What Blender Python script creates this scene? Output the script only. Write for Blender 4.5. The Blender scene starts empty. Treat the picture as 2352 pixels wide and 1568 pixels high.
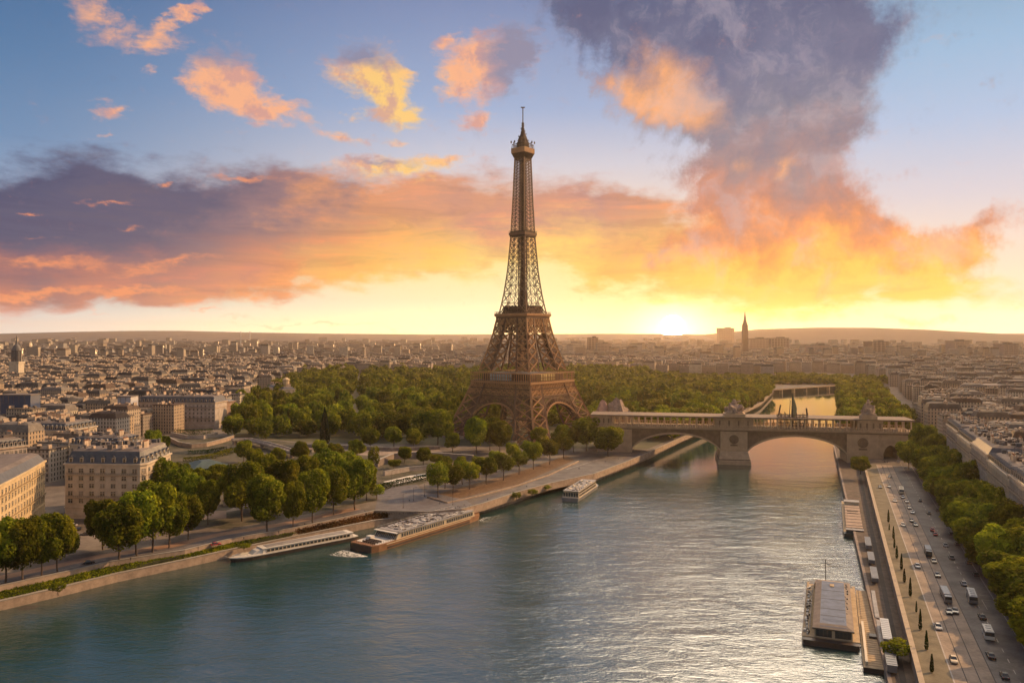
import bpy, bmesh, math, random
import numpy as np
from mathutils import Vector, Matrix
from mathutils import noise as mnoise

S = bpy.context.scene
COL = S.collection
R = math.radians
PI = math.pi
rng = random.Random(7)
nprng = np.random.default_rng(11)

# ------------------------------------------------------------------ camera
F, HC, HOR = 1846.0, 102.0, 768.0       # focal length in photo units, eye height, horizon row
cd = bpy.data.cameras.new('camera')
cam = bpy.data.objects.new('camera', cd)
COL.objects.link(cam)
cam.location = (0, 0, HC)
cam.rotation_euler = (R(90), 0, 0)
cd.sensor_width = 36
cd.lens = F / 2352 * 36
cd.shift_y = -16 / 2352
cd.clip_start = 1
cd.clip_end = 80000
S.camera = cam

def lin(c):
    c = c / 255
    return c / 12.92 if c <= .04045 else ((c + .055) / 1.055) ** 2.4
def C(r, g, b, k=1.0):
    return (lin(r) * k, lin(g) * k, lin(b) * k, 1)

# ------------------------------------------------------------------ node helper
class NT:
    def __init__(s, tree):
        s.t = tree; s.n = tree.nodes; s.l = tree.links
    def new(s, typ, **kw):
        n = s.n.new(typ)
        for k, v in kw.items(): setattr(n, k, v)
        return n
    def put(s, sock, v):
        if isinstance(v, bpy.types.NodeSocket): s.l.new(v, sock)
        elif v is not None:
            if sock.type == 'RGBA' and not hasattr(v, '__len__'): v = (v, v, v, 1)
            sock.default_value = v
    def m(s, op, a, b=None, c=None, clamp=False):
        n = s.new('ShaderNodeMath', operation=op, use_clamp=clamp)
        for i, v in enumerate((a, b, c)):
            if v is not None: s.put(n.inputs[i], v)
        return n.outputs[0]
    def v(s, op, a, b=None, sc=None):
        n = s.new('ShaderNodeVectorMath', operation=op)
        s.put(n.inputs[0], a)
        if b is not None: s.put(n.inputs[1], b)
        if sc is not None: s.put(n.inputs['Scale'], sc)
        return n.outputs['Value'] if op in ('DOT_PRODUCT', 'LENGTH', 'DISTANCE') else n.outputs[0]
    def ramp(s, fac, stops, interp='LINEAR'):
        n = s.new('ShaderNodeValToRGB'); cr = n.color_ramp; cr.interpolation = interp
        while len(cr.elements) < len(stops): cr.elements.new(.5)
        for e, (p, c) in zip(cr.elements, stops):
            e.position = p; e.color = c if hasattr(c, '__len__') else (c, c, c, 1)
        s.put(n.inputs[0], fac)
        return n.outputs[0]
    def step(s, x, lo, hi, smooth=True):
        n = s.new('ShaderNodeMapRange', interpolation_type='SMOOTHSTEP' if smooth else 'LINEAR')
        n.clamp = True
        s.put(n.inputs[0], x); s.put(n.inputs[1], lo); s.put(n.inputs[2], hi)
        return n.outputs[0]
    def mix(s, f, a, b, blend='MIX'):
        n = s.new('ShaderNodeMix', data_type='RGBA', blend_type=blend)
        s.put(n.inputs[0], f); s.put(n.inputs[6], a); s.put(n.inputs[7], b)
        return n.outputs[2]
    def noise(s, vec, scale, detail=4, rough=.55, dim='3D', color=False, dist=0):
        n = s.new('ShaderNodeTexNoise', noise_dimensions=dim)
        if vec is not None: s.put(n.inputs['Vector'], vec)
        n.inputs['Scale'].default_value = scale; n.inputs['Detail'].default_value = detail
        n.inputs['Roughness'].default_value = rough; n.inputs['Distortion'].default_value = dist
        return n.outputs['Color' if color else 'Fac']

# ------------------------------------------------------------------ sun
SUN_AZ, SUN_EL = 68.0, 34.0              # degrees right of straight ahead, above the horizon
sd = bpy.data.lights.new('sun', 'SUN')
sd.energy = 5.0; sd.angle = R(.6); sd.color = (1, .60, .27)
sun = bpy.data.objects.new('sun', sd); COL.objects.link(sun)
_d = Vector((math.sin(R(SUN_AZ)) * math.cos(R(SUN_EL)), math.cos(R(SUN_AZ)) * math.cos(R(SUN_EL)), math.sin(R(SUN_EL))))
sun.rotation_euler = (-_d).to_track_quat('-Z', 'Y').to_euler()

# ------------------------------------------------------------------ sky
def ae(px, py):
    dx, dy = px - 1176, HOR - py
    return math.atan2(dx, F), math.atan2(dy, math.hypot(dx, F))
w = bpy.data.worlds.new('World'); S.world = w; w.use_nodes = True
w.node_tree.nodes.clear()
W = NT(w.node_tree)
tc = W.new('ShaderNodeTexCoord').outputs['Generated']
sx = W.new('ShaderNodeSeparateXYZ'); W.l.new(tc, sx.inputs[0])
X, Y, Z = sx.outputs
az = W.m('ARCTAN2', X, Y)
el = W.m('ARCSINE', Z)
cx = W.new('ShaderNodeCombineXYZ'); W.l.new(az, cx.inputs[0]); W.l.new(el, cx.inputs[1])
P = cx.outputs[0]
cs = W.new('ShaderNodeCombineXYZ'); W.l.new(az, cs.inputs[0]); W.l.new(W.m('MULTIPLY', el, 2.3), cs.inputs[1])
PS = cs.outputs[0]                                   # stretched sideways, for wisps
def blob(p, px, py, rx, ry, rot=0):
    a, e = ae(px, py)
    k = math.cos(a)
    mp = W.new('ShaderNodeMapping', vector_type='TEXTURE')
    W.l.new(p, mp.inputs[0])
    mp.inputs['Location'].default_value = (a, e, 0)
    mp.inputs['Rotation'].default_value = (0, 0, R(rot))
    mp.inputs['Scale'].default_value = (rx / F * k * k, ry / F * k, 1)
    g = W.new('ShaderNodeTexGradient', gradient_type='SPHERICAL')
    W.l.new(mp.outputs[0], g.inputs[0])
    return g.outputs['Fac']
def field(p, blobs):
    acc = None
    for b in blobs:
        wt = b[5] if len(b) > 5 else 1.0
        g = blob(p, b[0], b[1], b[2], b[3], b[4] if len(b) > 4 else 0)
        acc = W.m('MULTIPLY', g, wt) if acc is None else W.m('MULTIPLY_ADD', g, wt, acc)
    return acc
def warp(amt1, s1, amt2, s2, stretch=True):
    src = PS if stretch else P
    n1 = W.v('SUBTRACT', W.noise(src, s1, 3, .55, '2D', True), (.5, .5, .5))
    n2 = W.v('SUBTRACT', W.noise(src, s2, 4, .6, '2D', True), (.5, .5, .5))
    return W.v('ADD', W.v('ADD', P, W.v('MULTIPLY', n1, (amt1, amt1 * .6, 0))), W.v('MULTIPLY', n2, (amt2, amt2 * .6, 0)))

eln = W.m('DIVIDE', el, R(26), clamp=True)
def E(py): return max(0.0, min(1.0, math.degrees(math.atan2(HOR - py, F)) / 26))
left = W.ramp(eln, [(0, C(196, 196, 192)), (E(690), C(206, 205, 206)), (E(560), C(168, 182, 205)), (E(380), C(112, 145, 183)), (E(200), C(88, 126, 168)), (E(0), C(66, 106, 152)), (1, C(60, 98, 146))])
mid = W.ramp(eln, [(0, C(255, 240, 178)), (E(700), C(255, 243, 200)), (E(600), C(255, 228, 168)), (E(500), C(240, 216, 196)), (E(380), C(206, 205, 216)), (E(250), C(158, 178, 212)), (E(0), C(124, 142, 182)), (1, C(110, 128, 170))])
right = W.ramp(eln, [(0, C(255, 240, 196)), (E(700), C(255, 238, 202)), (E(600), C(247, 224, 204)), (E(480), C(216, 210, 218)), (E(330), C(176, 197, 226)), (E(180), C(152, 187, 219)), (E(0), C(124, 160, 192)), (1, C(104, 140, 180))])
azl = W.step(az, ae(-100, 700)[0], ae(1100, 700)[0])
azr = W.step(az, ae(1300, 700)[0], ae(2250, 700)[0])
base = W.mix(azr, W.mix(azl, left, mid), right)
# warm yellow air low over the place where the sun goes down
gl = field(P, [(1680, 730, 620, 190, 0, 1.1), (1250, 620, 700, 110, 0, .35)])
base = W.mix(W.m('MULTIPLY', gl, .6, clamp=True), base, C(255, 236, 132))

# colours of the cloud by how far from the sun it hangs
sa, se = ae(1500, 760)
dd = W.v('LENGTH', W.v('MULTIPLY', W.v('SUBTRACT', P, (sa, se, 0)), (.62, 1.28, 0)))
nz = W.noise(PS, 9, 5, .6, '2D')
nzf = W.noise(PS, 34, 4, .6, '2D')
ddn = W.m('ADD', dd, W.m('MULTIPLY', W.m('SUBTRACT', nz, .5), .22))
ddn = W.m('ADD', ddn, W.m('MULTIPLY', W.m('SUBTRACT', nzf, .5), .05))
ccol = W.ramp(ddn, [(.04, C(255, 228, 118)), (.12, C(255, 208, 98)), (.20, C(252, 178, 88)), (.275, C(233, 150, 100)), (.33, C(196, 136, 122)), (.40, C(152, 126, 136)), (.50, C(110, 112, 140)), (.62, C(88, 96, 128))])

# the long bank from the left edge across to the plume
wp = warp(.10, 7, .035, 26)
band = field(wp, [(60, 530, 520, 215, 0, 1.5), (430, 540, 560, 215, 0, 1.3), (760, 530, 520, 165, 0, 1.1), (1050, 530, 520, 165, 0, 1.0),
                  (1340, 510, 430, 150, -8, 1.2), (1560, 590, 430, 130, -14, 1.1), (1800, 650, 580, 95, -4, 1.0), (2060, 655, 330, 60, 0, .6),
                  (240, 640, 620, 80, 3, .8), (620, 600, 500, 110, 6, .6)])
bd = W.m('ADD', band, W.m('MULTIPLY', W.m('SUBTRACT', nz, .5), .95))
bd = W.m('ADD', bd, W.m('MULTIPLY', W.m('SUBTRACT', nzf, .5), .6))
ba = W.step(bd, .16, 1.0)
# azimuth drives the bank from plum (left) to gold (middle)
azb = W.m('ADD', az, W.m('MULTIPLY', W.m('SUBTRACT', nz, .5), .34))
low = W.step(el, ae(1176, 560)[1], ae(1176, 660)[1] )
lowb = W.step(W.m('ADD', el, W.m('MULTIPLY', W.m('SUBTRACT', nz, .5), .09)), ae(1176, 500)[1], ae(1176, 655)[1])
hic = W.ramp(W.step(azb, ae(0, 500)[0], ae(1700, 500)[0], False), [(0, C(76, 80, 112)), (.2, C(88, 86, 114)), (.36, C(146, 114, 120)), (.46, C(218, 148, 108)), (.60, C(212, 148, 118)), (.78, C(190, 138, 128)), (1, C(236, 158, 92))])
lowc = W.ramp(W.step(azb, ae(0, 500)[0], ae(1900, 500)[0], False), [(0, C(206, 124, 100)), (.18, C(204, 132, 112)), (.30, C(246, 156, 96)), (.42, C(254, 190, 96)), (.56, C(255, 214, 118)), (.75, C(252, 190, 92)), (1, C(255, 210, 90))])
eshift = W.m('MULTIPLY', W.step(az, ae(900, 500)[0], ae(0, 500)[0]), .055)
el1 = W.m('SUBTRACT', 1.0, W.step(W.m('ADD', W.m('ADD', el, eshift), W.m('MULTIPLY', W.m('SUBTRACT', nz, .5), .10)), ae(1176, 640)[1], ae(1176, 470)[1]))
bcol = W.mix(el1, hic, lowc)
cst = W.new('ShaderNodeCombineXYZ'); W.l.new(W.m('ADD', az, W.m('MULTIPLY', nz, .12)), cst.inputs[0]); W.l.new(W.m('MULTIPLY', el, 7.0), cst.inputs[1])
sf = W.noise(cst.outputs[0], 7, 6, .62, '2D', dist=.35)
bcol = W.mix(W.m('MULTIPLY', W.step(sf, .5, .68), .5), bcol, W.mix(1, bcol, (1.35, 1.12, .92, 1), 'MULTIPLY'))
bcol = W.mix(W.m('MULTIPLY', W.m('SUBTRACT', 1.0, W.step(sf, .32, .5)), .5), bcol, W.mix(1, bcol, (.72, .74, .86, 1), 'MULTIPLY'))
col = W.mix(W.m('MULTIPLY', ba, .95), base, bcol)
# the great plume on the right
wq = warp(.07, 8, .03, 28, False)
plume = field(wq, [(1560, 40, 420, 200, 0, 1.3), (1780, 40, 320, 300, 0, 1.4), (1850, 225, 220, 200, 0, 1.2), (1640, 190, 310, 150, -28, 1.1),
                   (1500, 235, 230, 90, -10, .9), (1820, 380, 230, 190, 0, 1.1), (1690, 400, 220, 130, 0, .8), (1770, 510, 320, 190, 0, 1.2), (1980, 555, 290, 95, -16, .9),
                   (2250, 525, 190, 55, 24, .8), (2130, 580, 220, 50, 4, .7), (2100, 385, 110, 40, 0, .4), (1820, 600, 470, 120, 0, .9), (1330, 20, 220, 80, -30, .6),
                   (2110, 731, 150, 20, 0, .6), (2050, 60, 260, 90, 20, .45)])
nb = W.noise(P, 14, 6, .62, '2D')
nbf = W.noise(P, 55, 4, .65, '2D')
pd = W.m('ADD', plume, W.m('MULTIPLY', W.m('SUBTRACT', nb, .5), 1.0))
pd = W.m('ADD', pd, W.m('MULTIPLY', W.m('SUBTRACT', nbf, .5), .8))
pa = W.step(pd, .16, .95)
ple = W.m('ADD', el, W.m('MULTIPLY', W.m('SUBTRACT', nb, .5), .16))
pcol = W.ramp(W.step(ple, ae(1700, 660)[1], ae(1700, 20)[1], False), [(0, C(255, 206, 92)), (.10, C(254, 180, 84)), (.20, C(240, 150, 92)), (.30, C(205, 136, 112)), (.46, C(162, 134, 136)), (.62, C(124, 125, 144)), (.80, C(106, 112, 142)), (1, C(88, 98, 132))])
warm = field(wq, [(1450, 225, 210, 80, -14, 1.2), (1540, 165, 190, 60, -35, .9), (1590, 265, 130, 50, -20, .8), (1720, 380, 60, 30, 0, .6), (1826, 385, 40, 46, 0, .9)])
wt_ = W.m('ADD', W.m('ADD', warm, W.m('MULTIPLY', W.m('SUBTRACT', nb, .5), 1.1)), W.m('MULTIPLY', W.m('SUBTRACT', nbf, .5), .5))
pcol = W.mix(W.m('MULTIPLY', W.step(wt_, .12, 1.5), 1.0), pcol, C(255, 176, 112))
shade_ = W.noise(wq, 17, 5, .6, '2D')
pcol = W.mix(W.m('MULTIPLY', W.step(shade_, .45, .7), .28), pcol, C(206, 192, 200))
pcol = W.mix(W.m('MULTIPLY', W.m('SUBTRACT', 1.0, W.step(shade_, .3, .48)), .4), pcol, W.mix(1, pcol, (.68, .72, .84, 1), 'MULTIPLY'))
col = W.mix(W.m('MULTIPLY', pa, .95), col, pcol)
# loose puffs lit from below
wr = warp(.055, 11, .03, 40)
puffs = field(wr, [(215, 35, 91, 73, 0, 1.1), (345, 85, 109, 51, 12, 1.1), (395, 40, 109, 19, 20, .8), (440, 25, 61, 19, 0, .8), (365, 163, 43, 18, 0, .8), (268, 270, 73, 24, 20, 1.0), (242, 322, 48, 17, 15, .6),
                   (240, 240, 42, 12, 10, .5), (500, 165, 103, 103, 0, 1.1), (545, 225, 128, 73, 0, 1.25), (655, 255, 103, 41, 8, 1.0), (770, 310, 115, 31, -14, .9), (810, 268, 48, 17, 14, .7),
                   (845, 160, 115, 85, 0, 1.3), (895, 215, 85, 73, -30, 1.1), (925, 265, 97, 43, 0, 1.0), (900, 322, 51, 17, -10, .8), (1100, 130, 146, 67, 0, 1.15), (1030, 185, 73, 48, 20, .8),
                   (1180, 140, 97, 85, 0, .8), (1090, 215, 109, 73, 0, .8), (1090, 283, 73, 26, 0, .9), (905, 388, 231, 39, 4, 1.25), (1050, 365, 109, 19, 10, .6), (1020, 95, 48, 21, 20, .6), (1200, 90, 85, 73, 0, .6)])
fil = W.noise(W.v('ADD', PS, W.v('MULTIPLY', W.v('SUBTRACT', W.noise(P, 20, 3, .6, '2D', True), (.5, .5, .5)), (.05, .05, 0))), 42, 5, .68, '2D')
pf = W.m('ADD', puffs, W.m('MULTIPLY', W.m('SUBTRACT', nb, .5), .95))
pf = W.m('ADD', pf, W.m('MULTIPLY', W.m('SUBTRACT', fil, .5), .75))
pf = W.m('ADD', pf, W.m('MULTIPLY', W.m('SUBTRACT', nbf, .5), .45))
fa = W.step(pf, .2, 1.05)
core = field(P, [(870, 215, 190, 140, 0, 1), (930, 395, 210, 60, 0, 1.0), (930, 280, 120, 60, 0, .6)])
fcol = W.mix(W.m('MULTIPLY', core, 1.3, clamp=True), C(252, 180, 134), C(255, 206, 118))
fcol = W.mix(W.m('MULTIPLY', W.step(W.m('ADD', nb, W.m('MULTIPLY', W.m('SUBTRACT', nbf, .5), .5)), .46, .66), .75), fcol, C(205, 152, 148))
gray = field(wr, [(820, 125, 110, 46, 0, 1.3), (510, 110, 90, 50, 0, .9), (1190, 110, 90, 110, 0, 1.5), (1160, 210, 90, 60, 0, .8), (880, 378, 120, 14, 0, .7), (190, 40, 60, 60, 0, .3)])
fcol = W.mix(W.m('MULTIPLY', gray, 1.1, clamp=True), fcol, C(140, 138, 162))
col = W.mix(W.m('MULTIPLY', fa, .93), col, fcol)
# thin glowing streaks along the under side of the bank
ws = warp(.05, 14, .02, 60)
streak = field(ws, [(395, 428, 30, 11, 12, .9), (235, 466, 90, 9, 3, .9), (55, 485, 45, 8, 2, .9), (305, 519, 40, 8, 12, .7), (560, 412, 130, 13, 4, .8), (100, 552, 70, 10, 10, .6),
                    (110, 600, 210, 22, 2, .9), (400, 600, 200, 18, 8, .8), (60, 678, 170, 15, 0, 1.1), (300, 668, 240, 18, 3, 1.1), (330, 622, 160, 14, 4, .7), (225, 716, 60, 6, 0, .6), (470, 710, 90, 7, 0, .6), (560, 728, 140, 8, 0, .35), (780, 750, 240, 7, -2, .5), (600, 745, 160, 6, -2, .4)])
st = W.m('ADD', streak, W.m('MULTIPLY', W.m('SUBTRACT', nzf, .5), .7))
st = W.m('ADD', st, W.m('MULTIPLY', W.m('SUBTRACT', fil, .5), .7))
col = W.mix(W.m('MULTIPLY', W.step(st, .12, 1.1), .85), col, C(250, 156, 106))
# the sun itself, half set, and its glow
g1 = W.m('POWER', blob(P, 1545, 752, 30, 30), 3.0)
g2 = W.m('POWER', blob(P, 1545, 752, 150, 100), 2.0)
g3 = W.m('POWER', blob(P, 1545, 756, 640, 150), 2.0)
col = W.mix(1.0, col, W.mix(g1, (0, 0, 0, 1), (32000, 18000, 7000, 1)), 'ADD')
col = W.mix(1.0, col, W.mix(g2, (0, 0, 0, 1), (1.9, 1.4, .7, 1)), 'ADD')
col = W.mix(1.0, col, W.mix(g3, (0, 0, 0, 1), (.26, .18, .05, 1)), 'ADD')
lift = W.m('MULTIPLY_ADD', W.m('SUBTRACT', 1.0, W.step(el, R(-.5), R(2.6))), .75, 1.0)     # the air in front of the horizon dims it again
col = W.v('SCALE', col, sc=lift)
# the rest of the sky, above and behind
sk = W.new('ShaderNodeTexSky', sky_type='NISHITA')
sk.sun_disc = False; sk.sun_elevation = R(SUN_EL); sk.sun_rotation = R(SUN_AZ); sk.air_density = 1.6; sk.dust_density = 3
rest = W.mix(1.0, W.mix(1.0, sk.outputs[0], (.085, .075, .07, 1), 'MULTIPLY'), (.15, .13, .135, 1), 'ADD')
# an added bright patch of sky, out of view overhead, to brighten the river
fill_glow = W.step(W.v('LENGTH', W.v('DIVIDE', W.v('SUBTRACT', P, (R(20.5), R(40.5), 0)), (R(20), R(19), 1))), 1.0, .45)
front = W.m('MULTIPLY', W.step(Y, -.05, .55), W.m('SUBTRACT', 1.0, W.step(el, R(30), R(55))))
col = W.mix(front, rest, col)
col = W.mix(1.0, col, W.mix(fill_glow, (0, 0, 0, 1), (10.0, 8.1, 5.7, 1)), 'ADD')
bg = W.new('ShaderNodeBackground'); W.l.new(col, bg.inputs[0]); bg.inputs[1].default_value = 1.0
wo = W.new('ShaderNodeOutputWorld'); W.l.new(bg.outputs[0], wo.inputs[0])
w.cycles.sampling_method = 'MANUAL'; w.cycles.sample_map_resolution = 2048

S.view_settings.view_transform = 'Standard'
S.view_settings.look = 'None'
S.view_settings.exposure = 0
S.view_settings.gamma = 1
S.view_settings.use_curve_mapping = False
cy = S.cycles
cy.max_bounces = 6; cy.diffuse_bounces = 3; cy.glossy_bounces = 3; cy.transmission_bounces = 2; cy.volume_bounces = 0
cy.caustics_reflective = False; cy.caustics_refractive = False
cy.use_denoising = True
cy.sample_clamp_indirect = 4

# ================================================================== helpers
def gp(px, py, z=0.0):
    """the point at height z seen at a place in the photograph (used once, to survey where things stand)"""
    d = F * (HC - z) / (py - HOR)
    return Vector(((px - 1176) * d / F, d, z))
def at(px, d, z=0.0):
    return Vector(((px - 1176) * d / F, d, z))

MATS = {}
def mat(name, col, rough=.8, var=.18, scale=.25, spec=.3, metal=0, rnd=0.0, island=0.0, col2=None, bump=0, bscale=2):
    """weathered plain surface: colour drifting with noise in world space, optionally per object / per island"""
    if name in MATS: return MATS[name]
    m = bpy.data.materials.new(name); m.use_nodes = True
    n = NT(m.node_tree); b = n.n['Principled BSDF']
    pos = n.new('ShaderNodeNewGeometry').outputs['Position']
    f = n.noise(pos, scale, 5, .6)
    f2 = n.noise(pos, scale * 9, 3, .6)
    f = n.m('ADD', n.m('MULTIPLY', f, .7), n.m('MULTIPLY', f2, .3))
    c1 = tuple(x * (1 - var) for x in col[:3]) + (1,)
    c2 = tuple(min(1, x * (1 + var)) for x in (col2 or col)[:3]) + (1,)
    c = n.mix(n.step(f, .3, .7), c1, c2)
    if rnd:
        r = n.new('ShaderNodeObjectInfo').outputs['Random']
        hs = n.new('ShaderNodeHueSaturation'); n.l.new(c, hs.inputs['Color'])
        n.l.new(n.m('MULTIPLY_ADD', r, 2 * rnd, 1 - rnd), hs.inputs['Value']); c = hs.outputs[0]
    if island:
        r = n.new('ShaderNodeNewGeometry').outputs['Random Per Island']
        hs = n.new('ShaderNodeHueSaturation'); n.l.new(c, hs.inputs['Color'])
        n.l.new(n.m('MULTIPLY_ADD', r, 2 * island, 1 - island), hs.inputs['Value']); c = hs.outputs[0]
    n.l.new(c, b.inputs['Base Color'])
    b.inputs['Roughness'].default_value = rough; b.inputs['Metallic'].default_value = metal
    b.inputs['Specular IOR Level'].default_value = spec
    if bump:
        bp = n.new('ShaderNodeBump'); bp.inputs['Strength'].default_value = 1; bp.inputs['Distance'].default_value = bump
        n.l.new(n.noise(pos, bscale, 5, .65), bp.inputs['Height']); n.l.new(bp.outputs[0], b.inputs['Normal'])
    MATS[name] = m
    return m

def facade_mat(name, stops, dark=(.035, .04, .05), pw=2.9, ph=3.3, island=True, rows=True):
    """pale stone wall with rows of tall windows, for houses whose windows are only a pixel or two"""
    m = bpy.data.materials.new(name); m.use_nodes = True
    n = NT(m.node_tree); b = n.n['Principled BSDF']
    g = n.new('ShaderNodeNewGeometry')
    nx = n.new('ShaderNodeSeparateXYZ'); n.l.new(g.outputs['True Normal'], nx.inputs[0])
    ps = n.new('ShaderNodeSeparateXYZ'); n.l.new(g.outputs['Position'], ps.inputs[0])
    u = n.m('SUBTRACT', n.m('MULTIPLY', ps.outputs[1], nx.outputs[0]), n.m('MULTIPLY', ps.outputs[0], nx.outputs[1]))
    fu = n.m('FRACT', n.m('DIVIDE', u, pw)); fv = n.m('FRACT', n.m('DIVIDE', ps.outputs[2], ph))
    wu = n.m('MULTIPLY', n.m('GREATER_THAN', fu, .28), n.m('LESS_THAN', fu, .72))
    wv = n.m('MULTIPLY', n.m('GREATER_THAN', fv, .2), n.m('LESS_THAN', fv, .82))
    wm = n.m('MULTIPLY', wu, wv)
    band = n.m('GREATER_THAN', fv, .93)
    r = g.outputs['Random Per Island'] if island else n.new('ShaderNodeObjectInfo').outputs['Random']
    c = n.ramp(r, stops, 'CONSTANT')
    ns = n.noise(g.outputs['Position'], .35, 5, .65)
    c = n.mix(n.step(ns, .3, .75), n.mix(1, c, (.78, .76, .74, 1), 'MULTIPLY'), c)
    c = n.mix(n.m('MULTIPLY', band, .35), c, (.2, .17, .15, 1))
    wn = n.new('ShaderNodeTexWhiteNoise', noise_dimensions='2D')
    cv = n.new('ShaderNodeCombineXYZ')
    n.l.new(n.m('FLOOR', n.m('DIVIDE', u, pw)), cv.inputs[0]); n.l.new(n.m('FLOOR', n.m('DIVIDE', ps.outputs[2], ph)), cv.inputs[1])
    n.l.new(cv.outputs[0], wn.inputs['Vector'])
    wc = n.mix(wn.outputs['Value'], dark + (1,), (.14, .13, .12, 1))
    c = n.mix(wm, c, wc)
    n.l.new(c, b.inputs['Base Color'])
    n.l.new(n.m('MULTIPLY_ADD', wm, -.6, .85), b.inputs['Roughness'])
    b.inputs['Specular IOR Level'].default_value = .35
    MATS[name] = m
    return m

class MB:
    """collects shapes and links them as ONE mesh object"""
    def __init__(s): s.v = []; s.f = []; s.mi = []
    def add(s, vs, fs, mi=0):
        o = len(s.v); s.v.extend(vs)
        for f in fs: s.f.append(tuple(i + o for i in f)); s.mi.append(mi)
    def box(s, c, size, rz=0.0, mi=0, taper=1.0):
        hx, hy, hz = size[0] / 2, size[1] / 2, size[2] / 2
        ca, sa = math.cos(rz), math.sin(rz)
        vs = []
        for z, t in ((-hz, 1), (hz, taper)):
            for x, y in ((-hx, -hy), (hx, -hy), (hx, hy), (-hx, hy)):
                x *= t; y *= t
                vs.append((c[0] + x * ca - y * sa, c[1] + x * sa + y * ca, c[2] + z))
        s.add(vs, [(3, 2, 1, 0), (4, 5, 6, 7), (0, 1, 5, 4), (1, 2, 6, 5), (2, 3, 7, 6), (3, 0, 4, 7)], mi)
    def bar(s, a, b, w, h=None, mi=0, sides=4):
        a = Vector(a); b = Vector(b); d = b - a
        if d.length < 1e-6: return
        d.normalize()
        up = Vector((0, 0, 1)) if abs(d.z) < .95 else Vector((0, 1, 0))
        x = d.cross(up).normalized(); y = x.cross(d)
        h = h or w
        if sides == 4:
            o = [(-w / 2, -h / 2), (w / 2, -h / 2), (w / 2, h / 2), (-w / 2, h / 2)]
        else:
            o = [(w / 2 * math.cos(2 * PI * i / sides), h / 2 * math.sin(2 * PI * i / sides)) for i in range(sides)]
        vs = [tuple(a + x * p + y * q) for p, q in o] + [tuple(b + x * p + y * q) for p, q in o]
        k = len(o)
        s.add(vs, [(i, (i + 1) % k, k + (i + 1) % k, k + i) for i in range(k)] + [tuple(range(k))[::-1], tuple(range(k, 2 * k))], mi)
    def prism(s, poly, z0, z1, mi=0, mt=None, bottom=True):
        k = len(poly)
        vs = [(p[0], p[1], z0) for p in poly] + [(p[0], p[1], z1) for p in poly]
        s.add(vs, [(i, (i + 1) % k, k + (i + 1) % k, k + i) for i in range(k)], mi)
        s.add(vs[k:], [tuple(range(k))], mi if mt is None else mt)
        if bottom: s.add(vs[:k], [tuple(range(k))[::-1]], mi)
    def loft(s, rings, mi=0, cap=True):
        k = len(rings[0]); vs = [tuple(p) for r in rings for p in r]; fs = []
        for j in range(len(rings) - 1):
            for i in range(k):
                fs.append((j * k + i, j * k + (i + 1) % k, (j + 1) * k + (i + 1) % k, (j + 1) * k + i))
        if cap: fs += [tuple(range(k))[::-1], tuple(range((len(rings) - 1) * k, len(rings) * k))]
        s.add(vs, fs, mi)
    def tube(s, c, prof, n=10, mi=0):
        s.loft([[(c[0] + r * math.cos(2 * PI * i / n), c[1] + r * math.sin(2 * PI * i / n), c[2] + z) for i in range(n)] for r, z in prof], mi)
    def strip(s, a, b, mi=0):
        k = len(a)
        s.add([tuple(p) for p in a] + [tuple(p) for p in b], [(i, i + 1, k + i + 1, k + i) for i in range(k - 1)], mi)
    def build(s, name, mats, parent=None, smooth=False, loc=None):
        me = bpy.data.meshes.new(name)
        me.from_pydata(s.v, [], s.f)
        ms = mats if isinstance(mats, (list, tuple)) else [mats]
        for m in ms: me.materials.append(m)
        if len(ms) > 1: me.polygons.foreach_set('material_index', s.mi)
        if smooth: me.polygons.foreach_set('use_smooth', [True] * len(s.f))
        me.update()
        o = bpy.data.objects.new(name, me); COL.objects.link(o)
        if parent: o.parent = parent
        if loc: o.location = loc
        return o

def tag(o, label=None, cat=None, group=None, kind=None):
    if label: o['label'] = label
    if cat: o['category'] = cat
    if group: o['group'] = group
    if kind: o['kind'] = kind
    return o
def empty(name, loc, rz=0.0, label=None, cat=None, group=None):
    o = bpy.data.objects.new(name, None); COL.objects.link(o)
    o.location = loc; o.rotation_euler = (0, 0, rz); o.empty_display_size = .1
    return tag(o, label, cat, group)
def kids(o): return list(o.children)
def copy_tree(o, parent=None):
    c = o.copy(); COL.objects.link(c)
    if parent: c.parent = parent
    for ch in kids(o): copy_tree(ch, c)
    return c
def struct(o): o['kind'] = 'structure'; return o

# ================================================================== the ground, banks and river
M_ground = mat('ground_earth', (.11, .09, .075), .9, .4, .05, col2=(.14, .115, .095))
M_stone = mat('quay_stone', (.34, .25, .19), .85, .28, .35, bump=.06, bscale=1.5)
M_stone_d = mat('old_stone', (.22, .175, .15), .88, .3, .3, bump=.05, bscale=1.2)
M_asphalt = mat('asphalt', (.12, .108, .104), .8, .4, .12)
M_lane = mat('paving_and_sunlit_lane', (.24, .185, .145), .82, .35, .1)
M_pave = mat('sandy_pavement', (.24, .165, .12), .85, .22, .1)
M_kerb = mat('kerb_stone', (.3, .27, .24), .8, .15, .5)
M_line = mat('road_paint', (.32, .29, .27), .7, .2, .6)
M_dline = mat('dark_joint', (.05, .045, .045), .8, .2, .6)
M_grass = mat('grass', (.06, .085, .02), .9, .4, .35)
M_scrub = mat('dry_scrub_earth', (.13, .075, .04), .95, .45, .5, bump=.35, bscale=1.3)
M_park = mat('park_floor', (.075, .07, .035), .95, .35, .05)

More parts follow.
